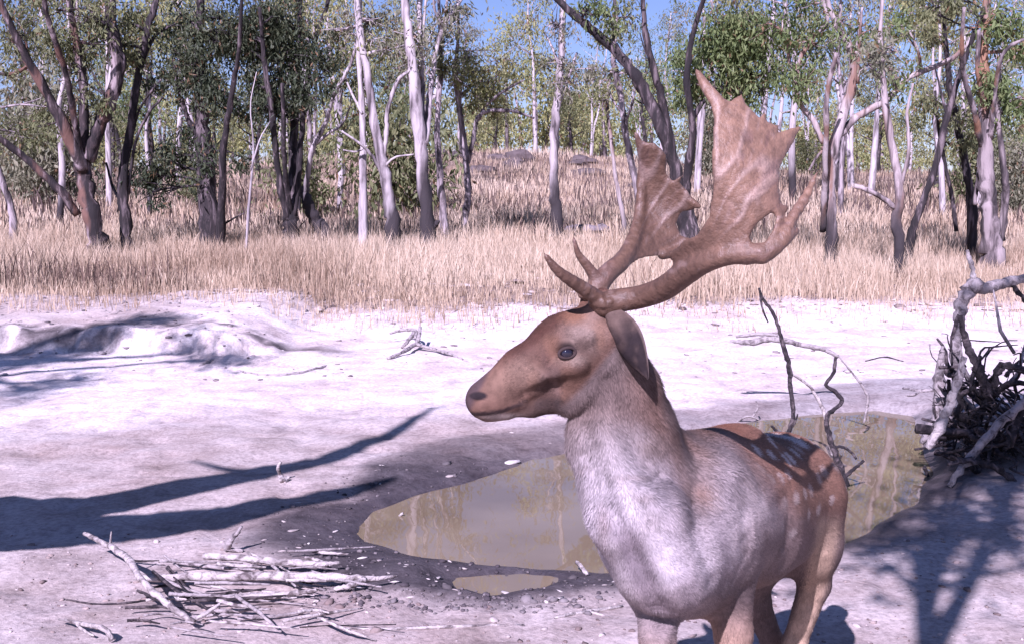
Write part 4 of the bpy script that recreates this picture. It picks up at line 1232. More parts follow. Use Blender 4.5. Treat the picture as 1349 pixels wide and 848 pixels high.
SHORT = ['pale-stemmed tree with light yellow-green leaves', 'grey-stemmed tree with dusty leaves', 'bushy low-branching olive tree', 'tall sparse white-trunked tree', 'rounded mid-green dark-trunked tree', 'leggy tree with bright green tufts', 'rounded dusty shrub', 'low olive shrub', 'thin bare pale tree']
REFS = [(20, 'the thin leaning stem'), (110, 'the spreading many-limbed gum'), (168, 'the slender dark gum'), (275, 'the thick black ironbark'), (328, 'the thin pale sapling'), (386, 'the fan-stemmed dark tree'), (428, 'the leaning charred stump'),
        (478, 'the slim straight white gum'), (512, 'the black-footed white gum'), (560, 'the stout three-stemmed gum'), (613, 'the gum with the level branch'), (680, 'the domed rock'), (734, 'the lone straight gum'), (815, 'the thin pink gum'),
        (885, 'the heavy leaning gum'), (985, 'the antlers'), (1095, 'the twisted gum'), (1180, 'the snapped bleached gum'), (1235, 'the thin slanting gum'), (1275, 'the pair of slim stems'), (1310, 'the rusty shaggy gum')]
def far_label(kind, a, d):
    ref = min(REFS, key=lambda q: abs(q[0] - a))[1]
    return SHORT[kind] + (' close behind ' if d < 40 else ' well behind ' if d < 58 else ' far behind ') + ref
def place(kind, loc, rz, sc, first):
    src = KINDS[kind]
    if first:
        o = src
    else:
        o = src.copy(); COL.objects.link(o)
        for ch in list(src.children):
            c = ch.copy(); COL.objects.link(c); c.parent = o
    o.location = loc; o.rotation_euler = (0, 0, rz); o.scale = (sc, sc, sc)
    return o
rb = random.Random(77)
used = set()
spots = []
# (px, distance) rows: denser at the sides, open in the middle of the rise
for (d0, d1, n) in ((26, 31, 7), (31, 42, 15), (42, 58, 24), (58, 85, 34)):
    for i in range(n):
        a = -80 + (1349 + 160) * (i + rb.uniform(0.1, 0.9)) / n
        d = rb.uniform(d0, d1)
        if 590 < a < 860 and d < 44: continue
        if 640 < a < 800 and d < 58 and rb.random() < 0.6: continue
        spots.append((a, d))
for (a, d) in spots:
    x = (a - CX) / F * d
    kd = rb.choice([0, 1, 3, 8, 5, 8]) if d < 45 else rb.choice([0, 0, 1, 2, 4, 5, 3, 8])
    sc = rb.uniform(0.75, 1.2) * (0.8 if d < 32 else 1.0)
    place(kd, (x, d, float(ground_z(x, d))), rb.uniform(0, 6.28), sc, kd not in used)['label'] = far_label(kd, a, d)
    used.add(kd)
for i in range(16):
    a = rb.uniform(-60, 1410); d = rb.uniform(26, 60)
    if 560 < a < 1100 and (d < 50 or rb.random() < 0.5): continue
    x = (a - CX) / F * d
    kd = rb.choice([6, 7])
    place(kd, (x, d, float(ground_z(x, d))), rb.uniform(0, 6.28), rb.uniform(0.7, 1.5), kd not in used)['label'] = far_label(kd, a, d)
    used.add(kd)
# far woodland that reads as one mass
rng = np.random.default_rng(9); rnd = random.Random(9)
mb = MB(); clumps = []
for i in range(130):
    d = rnd.uniform(88, 150); x = rnd.uniform(-0.62, 0.62) * d; z0 = float(ground_z(x, d))
    h = rnd.uniform(4, 9)
    mb.tube([(x, d, z0 - 0.3), (x + rnd.uniform(-.4, .4), d, z0 + h * 0.5), (x + rnd.uniform(-.8, .8), d, z0 + h)], [0.2, 0.15, 0.05], 5, rnd=rnd)
    for k in range(11):
        clumps.append([x + rnd.gauss(0, 1.5), d + rnd.gauss(0, 1.2), z0 + h * rnd.uniform(0.25, 1.05), 0.6, 70])
wl = mb.build('far_woodland', MATS['bark_grey'])
tag(wl, 'distant stems of the woodland closing the view', 'woodland', kind='stuff')
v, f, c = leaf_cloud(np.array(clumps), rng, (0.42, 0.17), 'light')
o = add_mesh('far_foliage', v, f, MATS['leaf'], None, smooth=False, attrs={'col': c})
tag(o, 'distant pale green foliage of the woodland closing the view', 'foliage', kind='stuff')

# trees behind and beside the camera, whose shadows lie on the ground
def shadow_pt(px_, py_, h, gz=0.0):
    g = G(px_, py_, gz)
    t = h / -SDIR[2]
    return g - SDIR * t + np.array([0, 0, 0.0])
root = empty('dead_tree', (-3.25, 2.5, 0)); tag(root, 'tall bare dead tree with two stems casting long shadows over the sand', 'tree')
mb = MB(); rnd = random.Random(4)
def stem(pts, sides=9):
    q = smooth_path(pts, 6 * len(pts)); mb.tube(q[:, :3], q[:, 3], sides, rough=0.08, rnd=rnd)
def sp(a, b, h, r): return [*shadow_pt(a, b, h), r]
stem([[-3.25, 2.5, -0.3, 0.24], [-3.15, 2.55, 0.5, 0.19], sp(-60, 683, 1.5, 0.17), sp(0, 676, 1.9, 0.15), sp(130, 665, 2.4, 0.145), sp(240, 642, 3.0, 0.13), sp(330, 623, 3.6, 0.11), sp(420, 603, 4.2, 0.085), sp(500, 574, 4.9, 0.065), sp(548, 550, 5.5, 0.04), sp(582, 534, 6.2, 0.015)])
stem([[-3.15, 2.5, 0.2, 0.17], [-3.05, 2.55, 0.8, 0.17], sp(-50, 705, 1.3, 0.165), sp(20, 702, 1.6, 0.155), sp(110, 698, 1.95, 0.15), sp(210, 688, 2.4, 0.14), sp(300, 675, 2.9, 0.12), sp(400, 655, 3.5, 0.095), sp(470, 641, 4.0, 0.06), sp(520, 626, 4.4, 0.02)])
stem([sp(360, 616, 3.8, 0.05), sp(320, 618, 3.7, 0.035), sp(285, 614, 3.8, 0.025), sp(252, 606, 4.0, 0.012)], 6)
mb.build('trunk', MATS['bark_grey'], root)

def shade_tree(name, label, base, top, r, crowns, seed, barkm='bark_grey', leafc='olive', bran=None):
    rng = np.random.default_rng(seed); rnd = random.Random(seed)
    root = empty(name, base); tag(root, label, 'tree')
    mb = MB()
    base = np.array(base, float); top = np.array(top, float)
    pts = [[*(base + (top - base) * t + np.array([rnd.uniform(-.04, .04), rnd.uniform(-.04, .04), 0]) - np.array([0, 0, 0.3 if t == 0 else 0])), r * (1.15 - 0.45 * t)] for t in (0, .25, .5, .75, 1)]
    q = smooth_path(pts, 22); mb.tube(q[:, :3], q[:, 3], 9, rough=0.08, rnd=rnd)
    clumps = []
    for (cx, cy, cz, R, n) in crowns:
        c = np.array([cx, cy, cz])
        src = q[-1 - rnd.randint(0, 5)]
        m_ = (src[:3] + c) / 2 + rng.normal(0, 0.15, 3)
        mb.tube([src[:3], m_, c], [src[3] * 0.7, src[3] * 0.45, 0.012], 6, rough=0.1, rnd=rnd)
        for t in range(7):
            e = c + rng.normal(0, R * 0.5, 3); mb.tube([m_ * 0.4 + c * 0.6, (c + e) / 2, e], [0.014, 0.009, 0.004], 4, rnd=rnd)
        for k in range(max(2, n // 60)):
            clumps.append([*(c + rng.normal(0, R * 0.5, 3)), 0.13, 60])
    mb.build('trunk', MATS[barkm], root)
    if clumps:
        v, f, c = leaf_cloud(np.array(clumps), rng, (0.10, 0.03), leafc)
        add_mesh('crown', v, f, MATS['leaf'], root, smooth=False, attrs={'col': c})
def crown_at(pix, h0, h1, R, n, seed, gz=0.0):
    r_ = random.Random(seed); out = []
    for (a, b) in pix:
        q = shadow_pt(a, b, r_.uniform(h0, h1), gz); out.append((q[0], q[1], q[2], R, n))
    return out
tsh = (-0.07, -0.42, 3.95)
shade_tree('gum_tree', 'slim gum tree right behind the viewpoint, its shadow falling on the sand', (-0.03, -0.42, 0), tsh, 0.040,
    crown_at([(1140, 715), (1180, 700), (1230, 715), (1270, 690), (1320, 705), (1345, 670), (1260, 665), (1310, 640), (1345, 620), (1290, 600), (1335, 580), (1330, 545)], 4.0, 5.3, 0.28, 95, 3) + crown_at([(1290, 560), (1325, 575), (1349, 590), (1300, 600), (1335, 540), (1345, 625), (1320, 610)], 4.2, 5.4, 0.24, 200, 8), 61)  # second set of clumps is unseen, added to throw shade on the fallen tree
shade_tree('gum_tree', 'leafy gum standing well outside the frame, shading the eroded ledge', (-7.2, 3.9, 0), (-6.9, 4.1, 4.5), 0.16,
    crown_at([(0, 437), (35, 432), (75, 428), (120, 424), (165, 419), (210, 414), (235, 430), (275, 433), (-40, 440), (15, 455), (-25, 465)], 4.8, 6.2, 0.17, 330, 5, 0.33), 62)
# ------------------------------------------------------------------ grass
def grass(name, label, n, ymin, ymax, hgt, wid, seed, cols, clump=0.7, edge=True, xlim=0.60, dens=None):
    rng = np.random.default_rng(seed)
    m_ = n * 3
    y = ymin + (ymax - ymin) * rng.random(m_) ** 1.25
    x = (rng.random(m_) * 2 - 1) * xlim * (y + 2)
    keep = vnoise(x, y, 0.42, seed) * 0.55 + vnoise(x, y, 1.6, seed + 1) * 0.45 > rng.random(m_) * 1.6 - 0.75 - clump
    if edge:
        keep &= y > GRASS_EDGE(x) + rng.random(m_) ** 2 * 2.4 - 0.25
    if dens is not None:
        keep &= rng.random(m_) < dens(x, y)
    x, y = x[keep][:n], y[keep][:n]
    x = x + rng.normal(0, 0.03, len(x)); y = y + rng.normal(0, 0.03, len(y))
    k = len(x)
    z = ground_z(x, y)
    patch = 0.5 + 0.5 * vnoise(x, y, 1.7, seed + 2)
    tuft = 0.5 + 0.5 * vnoise(x, y, 0.42, seed + 3)
    h = hgt * (0.40 + 0.8 * rng.random(k)) * (0.30 + 0.85 * patch) * (0.55 + 0.8 * tuft)
    an = rng.random(k) * 6.283
    bend = rng.normal(0, 0.22, (k, 2)) * h[:, None]
    wx = np.cos(an) * wid * (0.6 + 0.8 * rng.random(k)); wy = np.sin(an) * wid * (0.6 + 0.8 * rng.random(k))
    b0 = np.stack([x, y, z - 0.02], 1); sd_ = np.stack([wx, wy, 0 * wx], 1)
    md = b0 + np.stack([bend[:, 0] * 0.35, bend[:, 1] * 0.35, h * 0.6], 1)
    tp = b0 + np.stack([bend[:, 0], bend[:, 1], h], 1)
    v = np.stack([b0 - sd_, b0 + sd_, md + sd_ * 0.75, md - sd_ * 0.75, tp], 1)
    quads = np.arange(k)[:, None] * 5
    t1 = quads + np.array([0, 1, 2]); t2 = quads + np.array([0, 2, 3]); t3 = quads + np.array([3, 2, 4])
    f = np.concatenate([t1, t2, t3])
    pal = np.array(cols)
    ci = np.clip((vnoise(x, y, 1.3, seed + 5) * 0.35 + vnoise(x, y, 5.0, seed + 6) * 0.3 + 0.5 + rng.normal(0, 0.22, k)), 0, 0.999) * (len(pal) - 1)
    i0 = ci.astype(int); fr = (ci - i0)[:, None]
    c = pal[i0] * (1 - fr) + pal[i0 + 1] * fr
    o = add_mesh(name, v.reshape(-1, 3), f, MATS['grass'], None, smooth=False, attrs={'col': np.repeat(c, 5, 0)})
    tag(o, label, 'grass', kind='stuff')
STRAW = [(0.26, 0.18, 0.12), (0.46, 0.35, 0.245), (0.57, 0.455, 0.33), (0.64, 0.53, 0.40)]
grass('tall_grass', 'tall dry straw-coloured grass along the top of the bank', 85000, 11.6, 22, 0.50, 0.0045, 301, STRAW, clump=0.15)
grass('far_grass', 'dry tufted grass covering the rise under the trees', 80000, 20, 62, 0.45, 0.012, 302, STRAW, clump=0.25, edge=False, xlim=0.56)
grass('low_scrub', 'low dull brown scrub patches on the rise', 9000, 24, 60, 0.7, 0.022, 303, [(0.07, 0.05, 0.045), (0.12, 0.085, 0.075), (0.17, 0.12, 0.10)], clump=-0.35, edge=False, xlim=0.56)
grass('dead_tussock', 'dark withered grass stalks at the front of the bank', 9000, 11.6, 14.0, 0.5, 0.006, 304, [(0.07, 0.05, 0.045), (0.14, 0.095, 0.075), (0.22, 0.15, 0.11)], clump=-0.2, dens=lambda x, y: sst(-2.0, -3.4, x) * 0.9 + 0.05)
grass('sparse_stubble', 'short dry stubble thinning out onto the sand', 9000, 10.6, 13.2, 0.20, 0.004, 305, STRAW, clump=0.0, edge=False, dens=lambda x, y: sst(-1.8, -0.2, y - GRASS_EDGE(x)))

# ------------------------------------------------------------------ sticks, logs and dead branches
def stick(name, label, paths, mat, group=None, cat='stick', lift=0.0, sides=7, twig=0, seed=0, ground=True, Yd=None, part='branch'):
    """paths: lists of (px, py, width px[, height above ground]); lies on the ground, or stands at distance Yd"""
    rnd = random.Random(seed + int(paths[0][0][0])); rng = np.random.default_rng(seed + int(paths[0][0][0]))
    all_q = []
    for pth in paths:
        q = []
        for t in pth:
            a, b, wd = t[:3]
            if Yd is not None:
                p = P(a, b, Yd + (t[3] if len(t) > 3 else 0)); r = wd * 0.5 * Yd / F
            else:
                hh = t[3] if len(t) > 3 else 0.0
                p = G(a, b, hh)
                for _ in range(4):
                    p = G(a, b, float(ground_z(p[0], p[1])) + hh)
                r = wd * 0.5 * p[1] / F
                p = p + np.array([0, 0, r * 0.6 + lift])
            q.append([*p, r])
        q = smooth_path(q, max(8, 5 * len(q)))
        q[:, :3] += rng.normal(0, 1, (len(q), 3)) * q[:, 3:4] * 0.12
        q[:, 3] *= 1 + 0.05 * rng.normal(0, 1, len(q))
        q[:, 3] = np.maximum(q[:, 3], 0.0018)
        all_q.append(q)
    b0 = all_q[0][0, :3]
    if len(all_q) == 1:
        mb = MB(); mb.tube(all_q[0][:, :3], all_q[0][:, 3], sides, rough=0.16, rnd=rnd)
        o = empty_mesh(mb, name, mat, b0)
        tag(o, label, cat, group)
        return o
    root = empty(name, b0); tag(root, label, cat, group)
    for i, q in enumerate(all_q):
        mb = MB(); mb.tube(q[:, :3], q[:, 3], sides, rough=0.14, rnd=rnd)
        mb.build('stem' if i == 0 else part, MATS[mat], root)
    return root
def empty_mesh(mb, name, mat, loc):
    v = np.concatenate(mb.v) - np.array(loc)
    o = add_mesh(name, v, mb.f, MATS[mat]); o.location = loc
    return o

# the pile by the mud at the near shore
stick('dead_branch', 'long white bent branch leaning across the stick pile with a hooked end', [
    [(112, 704, 6, .10), (138, 718, 8, .13), (168, 737, 9, .13), (186, 765, 9, .12), (212, 790, 9, .09), (238, 810, 9, .05), (256, 822, 8, .02)],
    [(252, 820, 7, .02), (272, 808, 6, .04), (290, 796, 4, .06)], [(145, 722, 3.5, .13), (146, 708, 2.5, .17), (147, 700, 2, .19)]], 'dead_wood')
stick('log', 'thickest long level log of the stick pile beside the mud', [[(182, 764, 8, .02), (250, 763, 12, .03), (340, 762, 13, .03), (430, 763, 12, .03), (490, 764, 8, .03), (522, 759, 3, .03)], [(480, 765, 9, .03), (462, 773, 8, .02), (440, 777, 5, .01)]], 'dead_wood')
stick('log', 'tapering pale log of the pile closest to the waterline', [[(268, 734, 8, .05), (310, 737, 10, .05), (370, 742, 10, .04), (420, 745, 8, .03), (447, 742, 4, .03)]], 'dead_wood')
stick('log', 'flat pale log lying lowest in the stick pile', [[(232, 790, 7, .02), (300, 789, 9, .02), (370, 785, 8, .02), (418, 778, 5, .03)]], 'dead_wood')
stick('dead_branch', 'short stubby branch standing up behind the stick pile', [[(298, 726, 9, .0), (304, 714, 8, .05), (312, 704, 6, .08), (319, 694, 4, .11)], [(300, 724, 6, .01), (320, 727, 5, .0)]], 'dead_wood_grey')
stick('dead_branch', 'forked white branch lying by itself on the sand beside the pile', [[(78, 816, 3, .02), (102, 822, 6, .03), (128, 827, 7, .04), (142, 834, 8, .03), (148, 846, 7, .0)], [(100, 822, 4, .03), (112, 832, 4, .02), (124, 838, 3, .01)]], 'dead_wood')
SG = 'loose sticks of the pile beside the mud'
rs = random.Random(15)
SL = ['thin grey stick woven into the heap beside the mud', 'thin pale stick woven into the heap beside the mud', 'thin blackened stick woven into the heap beside the mud']
for i in range(52):
    a = rs.uniform(150, 420); b = rs.uniform(725, 826)
    an = rs.choice([rs.gauss(0.05, 0.15), rs.gauss(0.7, 0.3), rs.gauss(0.1, 0.2)])
    ln = rs.uniform(35, 130); wd = rs.uniform(2.0, 5.5)
    k = rs.choice([0, 1, 1, 0, 2])
    c_, s_ = math.cos(an), math.sin(an) * 0.55
    h0 = rs.uniform(0.0, 0.06)
    stick('stick', SL[k], [[(a, b, wd, h0), (a + c_ * ln * .5 + rs.uniform(-4, 4), b + s_ * ln * .5 + rs.uniform(-3, 3), wd, h0 * .8), (a + c_ * ln, b + s_ * ln, wd * .5, rs.uniform(0, .05))]],
          ['dead_wood_grey', 'dead_wood', 'dead_wood_dark'][k], SG, seed=i)
# sticks scattered elsewhere
stick('stick', 'crooked thin stick running level out of the pile over bare sand', [[(88, 790, 2.5), (125, 796, 3), (165, 795, 3.5), (205, 789, 3)]], 'dead_wood_dark')
stick('stick', 'long thin pale stick lying level below the puddle', [[(452, 828, 3), (520, 829, 4.5), (600, 826, 5), (690, 824, 3.5)]], 'dead_wood')
stick('stick', 'pale stick on the sand below the mud, forked at one end', [[(730, 814, 3), (775, 806, 5), (820, 799, 4)], [(775, 806, 3.5), (800, 812, 3), (815, 814, 2)]], 'dead_wood')
stick('stick', 'small upright bleached stick with a knobbly foot on the shadow', [[(372, 636, 9), (369, 626, 6, .03), (366, 617, 4.5, .07), (370, 609, 4, .1)], [(374, 635, 7), (380, 630, 6, .01)]], 'dead_wood')
stick('stick', 'pale stick lying on the water surface', [[(512, 695, 3, 0.03), (521, 686, 4, .03), (531, 676, 3, .04)]], 'dead_wood')
stick('stick', 'short pale stick poking up out of the near waterline', [[(774, 758, 5), (766, 748, 6, .02), (759, 741, 5, .03)]], 'dead_wood')
stick('stick', 'curved weathered stick half sunk in the white slope', [[(306, 487, 2), (340, 494, 3.5), (370, 495, 4), (400, 491, 4), (424, 485, 4), (432, 481, 2)]], 'dead_wood_grey')
stick('dead_branch', 'forked weathered branch lying on the white slope', [
    [(511, 473, 4), (530, 465, 5, .02), (547, 455, 6, .05), (552, 445, 5, .1), (554, 432, 4, .16)], [(549, 455, 5, .05), (575, 462, 4, .03), (600, 470, 3.5), (618, 478, 2.5)],
    [(547, 446, 4, .1), (548, 437, 4, .12), (530, 436, 4, .1), (513, 440, 3, .08)], [(546, 440, 6, .1), (536, 452, 5, .05), (529, 459, 3, .02)]], 'dead_wood_grey')
stick('stick', 'short dark stick on the white slope near the ledge', [[(262, 484, 4), (274, 478, 6), (288, 474, 4)]], 'dead_wood_grey')
stick('log', 'dark short log lying at the edge of the grass', [[(938, 416, 4), (958, 404, 7, .02), (975, 394, 7, .04), (992, 386, 4, .06)]], 'dead_wood_dark')
stick('stick', 'thin dark twig on the white slope behind the bare standing twigs', [[(1140, 476, 2), (1165, 471, 2.5), (1190, 476, 1.5)]], 'dead_wood_dark')
stick('log', 'flat grey slab of wood on the white slope', [[(1182, 421, 5), (1192, 417, 9), (1204, 416, 4)]], 'dead_wood_grey')
stick('stick', 'drift stick along the far waterline', [[(1190, 512, 3), (1215, 516, 5), (1245, 512, 4)], [(1215, 515, 3), (1203, 520, 3), (1185, 522, 2)]], 'dead_wood_grey')
# bare standing twigs beyond the deer
stick('dead_branch', 'tall thin dark twig standing in the water, bleached towards its tip', [
    [(1040, 600, 9), (1034, 578, 8), (1040, 566, 6), (1045, 545, 6), (1041, 505, 6), (1039, 480, 6.5), (1031, 452, 7)],
    [(1032, 455, 6), (1025, 430, 5), (1017, 410, 4.5), (1004, 392, 4), (1000, 380, 3)], [(1034, 578, 5), (1022, 566, 4), (1016, 560, 3)], [(1040, 566, 4), (1047, 556, 3), (1051, 545, 2)],
    [(1002, 390, 3), (1004, 405, 3), (1012, 425, 2)]], 'dead_wood_dark', Yd=5.6)
stick('dead_branch', 'kinked dark branch standing in the water with a looped fork', [
    [(1114, 640, 11), (1104, 608, 9), (1094, 580, 8), (1089, 556, 7), (1092, 544, 6), (1109, 529, 6), (1101, 516, 5.5), (1088, 506, 5), (1098, 490, 5), (1101, 470, 4.5)],
    [(1112, 628, 6), (1124, 618, 5), (1138, 606, 4)], [(1096, 590, 5), (1108, 588, 4), (1120, 594, 3.5), (1128, 604, 3)]], 'dead_wood_dark', Yd=5.3)
stick('dead_branch', 'long grey arching branch with a flattened end beyond the standing twigs', [
    [(962, 449, 3), (985, 451, 8), (1020, 447, 9), (1050, 453, 7), (1085, 460, 6), (1104, 470, 5)], [(970, 443, 4), (1000, 440, 5), (1025, 442, 4)]], 'dead_wood_grey', Yd=7.4)
stick('dead_branch', 'thin pale drooping twig between the dark standing ones', [[(1040, 490, 3), (1066, 508, 4), (1080, 530, 5), (1086, 545, 5), (1092, 580, 4), (1096, 600, 4)]], 'dead_wood', Yd=6.0)
stick('dead_branch', 'fine twig slanting into the water, dark at its lower end', [[(1106, 470, 2), (1122, 490, 2.5), (1136, 508, 3.5), (1143, 522, 4.5), (1142, 538, 4), (1138, 556, 2.5)]], 'dead_wood_grey', Yd=6.6)
stick('stick', 'small forked twig at the far shore behind the back of the deer', [[(968, 556, 3), (985, 548, 3), (1000, 552, 3)], [(990, 550, 2.5), (998, 538, 2.5), (996, 528, 2)]], 'dead_wood_grey', Yd=7.0)

# fallen tree at the water's edge: pale crooked limbs out of a black tangle of twigs
root = empty('fallen_tree', G(1300, 640)); tag(root, 'fallen dead tree, pale crooked limbs rising from a black tangle of twigs', 'fallen tree')
rnd = random.Random(31); rng = np.random.default_rng(31)
def limb(name, pts, Yd, mat):
    q = smooth_path([[*P(a, b, Yd + (d_[0] if d_ else 0)), wd * 0.5 * Yd / F] for (a, b, wd, *d_) in pts], 5 * len(pts))
    q[:, :3] += rng.normal(0, 1, (len(q), 3)) * q[:, 3:4] * 0.15
    q[:, 3] *= 1 + 0.12 * rng.normal(0, 1, len(q))
    mb = MB(); mb.tube(q[:, :3], q[:, 3], 8, rough=0.14, rnd=rnd)
    mb.build(name, MATS[mat], root)
limb('limb', [(1214, 584, 8), (1232, 560, 17), (1239, 530, 20), (1237, 500, 14), (1240, 470, 9), (1242, 455, 4)], 6.0, 'dead_wood_grey')
limb('limb', [(1290, 560, 14, 0.2), (1268, 520, 12, .1), (1258, 470, 13), (1262, 430, 14), (1268, 400, 16), (1280, 378, 18), (1300, 380, 16, .1), (1330, 372, 14, .2), (1380, 360, 12, .3)], 5.9, 'dead_wood_grey')
limb('limb', [(1284, 378, 10), (1280, 352, 7), (1274, 330, 4)], 5.9, 'dead_wood')
limb('limb', [(1302, 520, 13), (1290, 490, 13), (1279, 465, 11), (1270, 440, 8), (1264, 415, 6), (1254, 445, 4), (1252, 462, 3)], 5.5, 'dead_wood_dark')
limb('limb', [(1310, 510, 9), (1318, 482, 10), (1340, 485, 10), (1380, 500, 9)], 5.5, 'dead_wood_dark')
limb('limb', [(1260, 560, 9), (1252, 520, 7), (1250, 500, 5)], 5.9, 'dead_wood_dark')
limb('limb', [(1222, 590, 9), (1236, 566, 14), (1250, 536, 15), (1262, 500, 12), (1270, 470, 8)], 5.25, 'dead_wood')
limb('limb', [(1250, 640, 8), (1280, 600, 12), (1315, 560, 13), (1360, 520, 12)], 5.2, 'dead_wood_grey')
limb('limb', [(1345, 640, 9), (1310, 615, 10), (1275, 606, 8), (1248, 612, 4)], 5.15, 'dead_wood_dark')
limb('limb', [(1218, 615, 5), (1226, 640, 7), (1232, 665, 8)], 5.6, 'dead_wood_dark')
limb('limb', [(1330, 372, 8, .2), (1349, 395, 6, .2), (1360, 420, 4, .2)], 5.9, 'dead_wood_dark')
mb = MB()
cen = P(1338, 572, 5.6)
for i in range(240):
    c = cen + rng.normal(0, 1, 3) * np.array([0.19, 0.20, 0.15]); c[2] = max(c[2], 0.0)
    d = rng.normal(0, 1, 3) * np.array([1, 1, 0.8]); d /= np.linalg.norm(d)
    ln = rnd.uniform(0.12, 0.62) if i % 3 else rnd.uniform(0.35, 0.8)
    pts_ = [c]
    for q in range(5):
        d = d + rng.normal(0, 0.32, 3); d /= np.linalg.norm(d)
        n_ = pts_[-1] + d * ln / 5
        n_[2] = min(max(n_[2], 0.01), 0.62); n_[0] = max(n_[0], 2.30 + 0.1 * rnd.random())
        pts_.append(n_)
    r = rnd.uniform(0.004, 0.010) if i % 4 else rnd.uniform(0.012, 0.028)
    q = smooth_path([list(t) + [r * (1 - 0.14 * k_)] for k_, t in enumerate(pts_)], 10)
    mb.tube(q[:, :3], q[:, 3], 6, rough=0.15, rnd=rnd)
o = mb.build('twig_tangle', MATS['dead_wood_dark'], root); tag(o, kind='stuff')  # dark wood carries the shade of the heap in its colour
for i in range(16):
    c = cen + rng.normal(0, 1, 3) * np.array([0.22, 0.2, 0.14]); c[2] = max(c[2], 0.02)
    d = rng.normal(0, 1, 3); d /= np.linalg.norm(d); e = c + d * rnd.uniform(0.15, 0.4); e[2] = max(e[2], 0.02)
    mb = MB(); r = rnd.uniform(0.006, 0.016); mb.tube([c, (c + e) / 2 + rng.normal(0, 0.04, 3), e], [r, r, r * 0.4], 6, rough=0.12, rnd=rnd)
    mb.build('twig', MATS['dead_wood_grey'], root)

# ------------------------------------------------------------------ clods, pebbles, chips: uncountable litter
def ico_lump(rng, flat):
    t = (1 + 5 ** .5) / 2
    v = np.array([(-1, t, 0), (1, t, 0), (-1, -t, 0), (1, -t, 0), (0, -1, t), (0, 1, t), (0, -1, -t), (0, 1, -t), (t, 0, -1), (t, 0, 1), (-t, 0, -1), (-t, 0, 1)]) / 1.9
    f = np.array([(0, 11, 5), (0, 5, 1), (0, 1, 7), (0, 7, 10), (0, 10, 11), (1, 5, 9), (5, 11, 4), (11, 10, 2), (10, 7, 6), (7, 1, 8), (3, 9, 4), (3, 4, 2), (3, 2, 6), (3, 6, 8), (3, 8, 9), (4, 9, 5), (2, 4, 11), (6, 2, 10), (8, 6, 7), (9, 8, 1)])
    return v * (1 + rng.normal(0, 0.22, (12, 1))) * np.array([1, 1, flat]), f
def litter(name, label, cat, n, sampler, size, cols, seed, flat=0.6, long=1.0):
    rng = np.random.default_rng(seed)
    V, Fc, C = [], [], []
    base = 0
    for i in range(n):
        x, y = sampler(rng)
        s = size * math.exp(rng.normal(0, 0.55))
        v, f = ico_lump(rng, flat)
        v = v * np.array([long, 1, 1]) * s
        an = rng.random() * 6.28
        v = v @ np.array([[math.cos(an), math.sin(an), 0], [-math.sin(an), math.cos(an), 0], [0, 0, 1]])
        z = float(ground_z(x, y))
        V.append(v + np.array([x, y, z + s * flat * 0.25])); Fc.append(f + base); base += 12
        c = np.array(cols[rng.integers(0, len(cols))]) * (0.8 + 0.4 * rng.random()); C.append(np.tile(c, (12, 1)))
    o = add_mesh(name, np.concatenate(V), np.concatenate(Fc), MATS['clod'], None, smooth=True, attrs={'col': np.concatenate(C)})
    tag(o, label, cat, kind='stuff')
def pix_sampler(x0, x1, y0, y1, cond=None):
    def f(rng):
        for _ in range(50):
            g = G(rng.uniform(x0, x1), rng.uniform(y0, y1))
            if cond is None or cond(g): break
        return g[0], g[1]
    return f
def mud_edge(g):
    return poly_sd(np.array(g[0]), np.array(g[1]), POND) > 0.02 and poly_sd(np.array(g[0]), np.array(g[1]), MUD) < 0.1
litter('mud_clods', 'dark trampled mud clods round the waterhole', 'clods', 500, pix_sampler(330, 1120, 600, 805, mud_edge), 0.0045, [(0.09, 0.078, 0.08), (0.14, 0.12, 0.122), (0.06, 0.05, 0.055)], 401)
litter('shore_chips', 'pale chips of bark and stone on the mud', 'chips', 80, pix_sampler(330, 1100, 560, 805, mud_edge), 0.0055, [(0.50, 0.45, 0.42), (0.36, 0.31, 0.29)], 402, flat=0.3, long=2.6)
litter('bank_clods', 'broken lumps along the lip of the mud', 'clods', 260, pix_sampler(395, 800, 782, 806), 0.006, [(0.13, 0.11, 0.112), (0.09, 0.075, 0.08), (0.16, 0.14, 0.14)], 403)
litter('sand_crumbs', 'crumbs of earth and bark strewn over the near sand', 'crumbs', 700, pix_sampler(0, 1349, 700, 847, lambda g: poly_sd(np.array(g[0]), np.array(g[1]), MUD) > 0.05), 0.0036, [(0.28, 0.22, 0.2), (0.16, 0.12, 0.11), (0.42, 0.36, 0.34)], 404, long=1.5)
litter('slope_crumbs', 'dark crumbs strewn over the white slope', 'crumbs', 420, pix_sampler(0, 1349, 405, 500), 0.010, [(0.22, 0.18, 0.175), (0.42, 0.37, 0.36), (0.14, 0.11, 0.11)], 405, flat=0.4, long=1.6)
litter('slope_litter', 'dense bark litter where the sand meets the grass', 'litter', 1500, pix_sampler(0, 1349, 394, 434), 0.018, [(0.22, 0.17, 0.15), (0.4, 0.33, 0.3), (0.13, 0.10, 0.09), (0.5, 0.44, 0.42)], 406, flat=0.35, long=2.2)

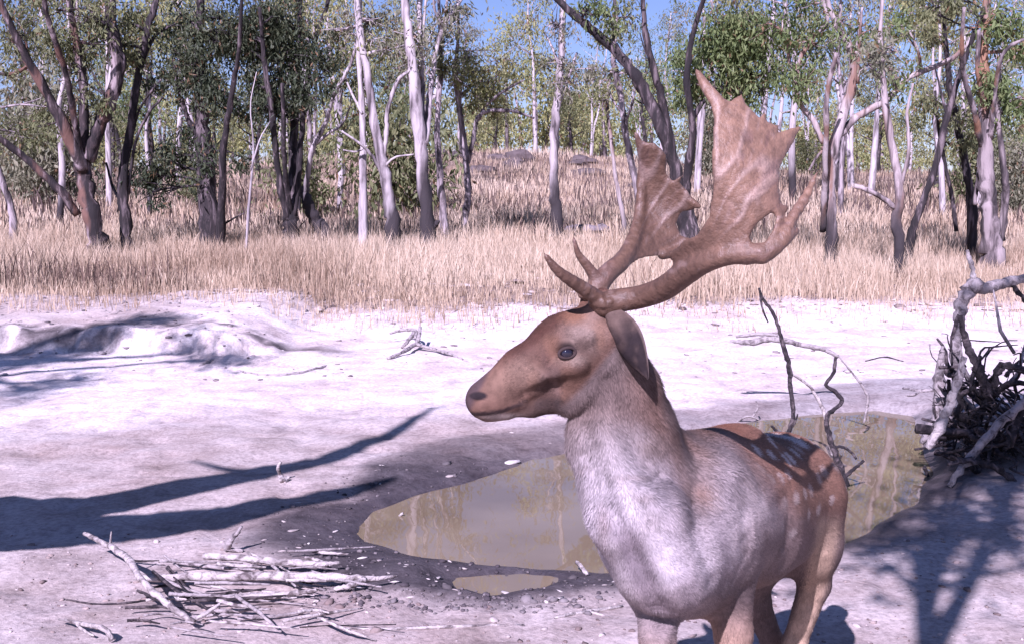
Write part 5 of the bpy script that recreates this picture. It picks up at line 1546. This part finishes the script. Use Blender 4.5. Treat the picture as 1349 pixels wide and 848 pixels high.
litter('ledge_clods', 'broken grey lumps along the eroded ledge', 'clods', 200, pix_sampler(0, 330, 428, 476), 0.010, [(0.10, 0.085, 0.09), (0.22, 0.19, 0.19), (0.35, 0.31, 0.31)], 407, flat=0.5, long=1.4)

# rocks and fallen timber on the rise
def rock(label, a, b, Y, w_, h_, seed, col=(0.10, 0.08, 0.078), group=None):
    rng = np.random.default_rng(seed)
    c = P(a, b, Y); c[2] = float(ground_z(c[0], c[1]))
    n = 12; v = []
    for i in range(7):
        t = math.pi * i / 6
        for k in range(n):
            q = 2 * math.pi * k / n
            r = 1 + 0.22 * math.sin(q * 2 + seed) * math.sin(t) + rng.normal(0, 0.09)
            v.append((math.sin(t) * math.cos(q) * w_ * r, math.sin(t) * math.sin(q) * w_ * 0.7 * r, math.cos(t) * h_ * r))
    f = [[i * n + k, (i + 1) * n + k, (i + 1) * n + (k + 1) % n, i * n + (k + 1) % n] for i in range(6) for k in range(n)]
    col = np.tile(np.array(col), (len(v), 1)) * (0.8 + 0.4 * rng.random((len(v), 1)))
    o = add_mesh('rock', np.array(v), f, MATS['rock'], None, smooth=False, attrs={'col': col}); o.location = c + np.array([0, 0, h_ * 0.3])
    tag(o, label, 'rock', group)
rock('large domed dark rock on the crest of the rise', 686, 210, 52, 0.62, 0.42, 1)
rock('low dark rock beside the domed one on the crest', 655, 213, 52, 0.42, 0.24, 2)
rock('long flat rock low on the rise past the lone straight gum', 768, 287, 25, 0.42, 0.13, 3, (0.16, 0.135, 0.14))
rock('small rounded rock low on the rise near the long flat one', 793, 284, 25, 0.20, 0.14, 4, (0.16, 0.135, 0.14))
rock('small dark rock at the foot of the lone straight gum', 716, 290, 24.5, 0.17, 0.08, 5)
rock('little dark rock in the open grass of the rise', 675, 281, 25.5, 0.10, 0.10, 6)
rs = random.Random(3)
for i in range(14):
    rock('low dark boulder among the grass under the crest', rs.uniform(560, 860), rs.uniform(222, 240), rs.uniform(38, 56), rs.uniform(0.3, 0.7), rs.uniform(0.12, 0.3), 20 + i, group='boulders under the crest')
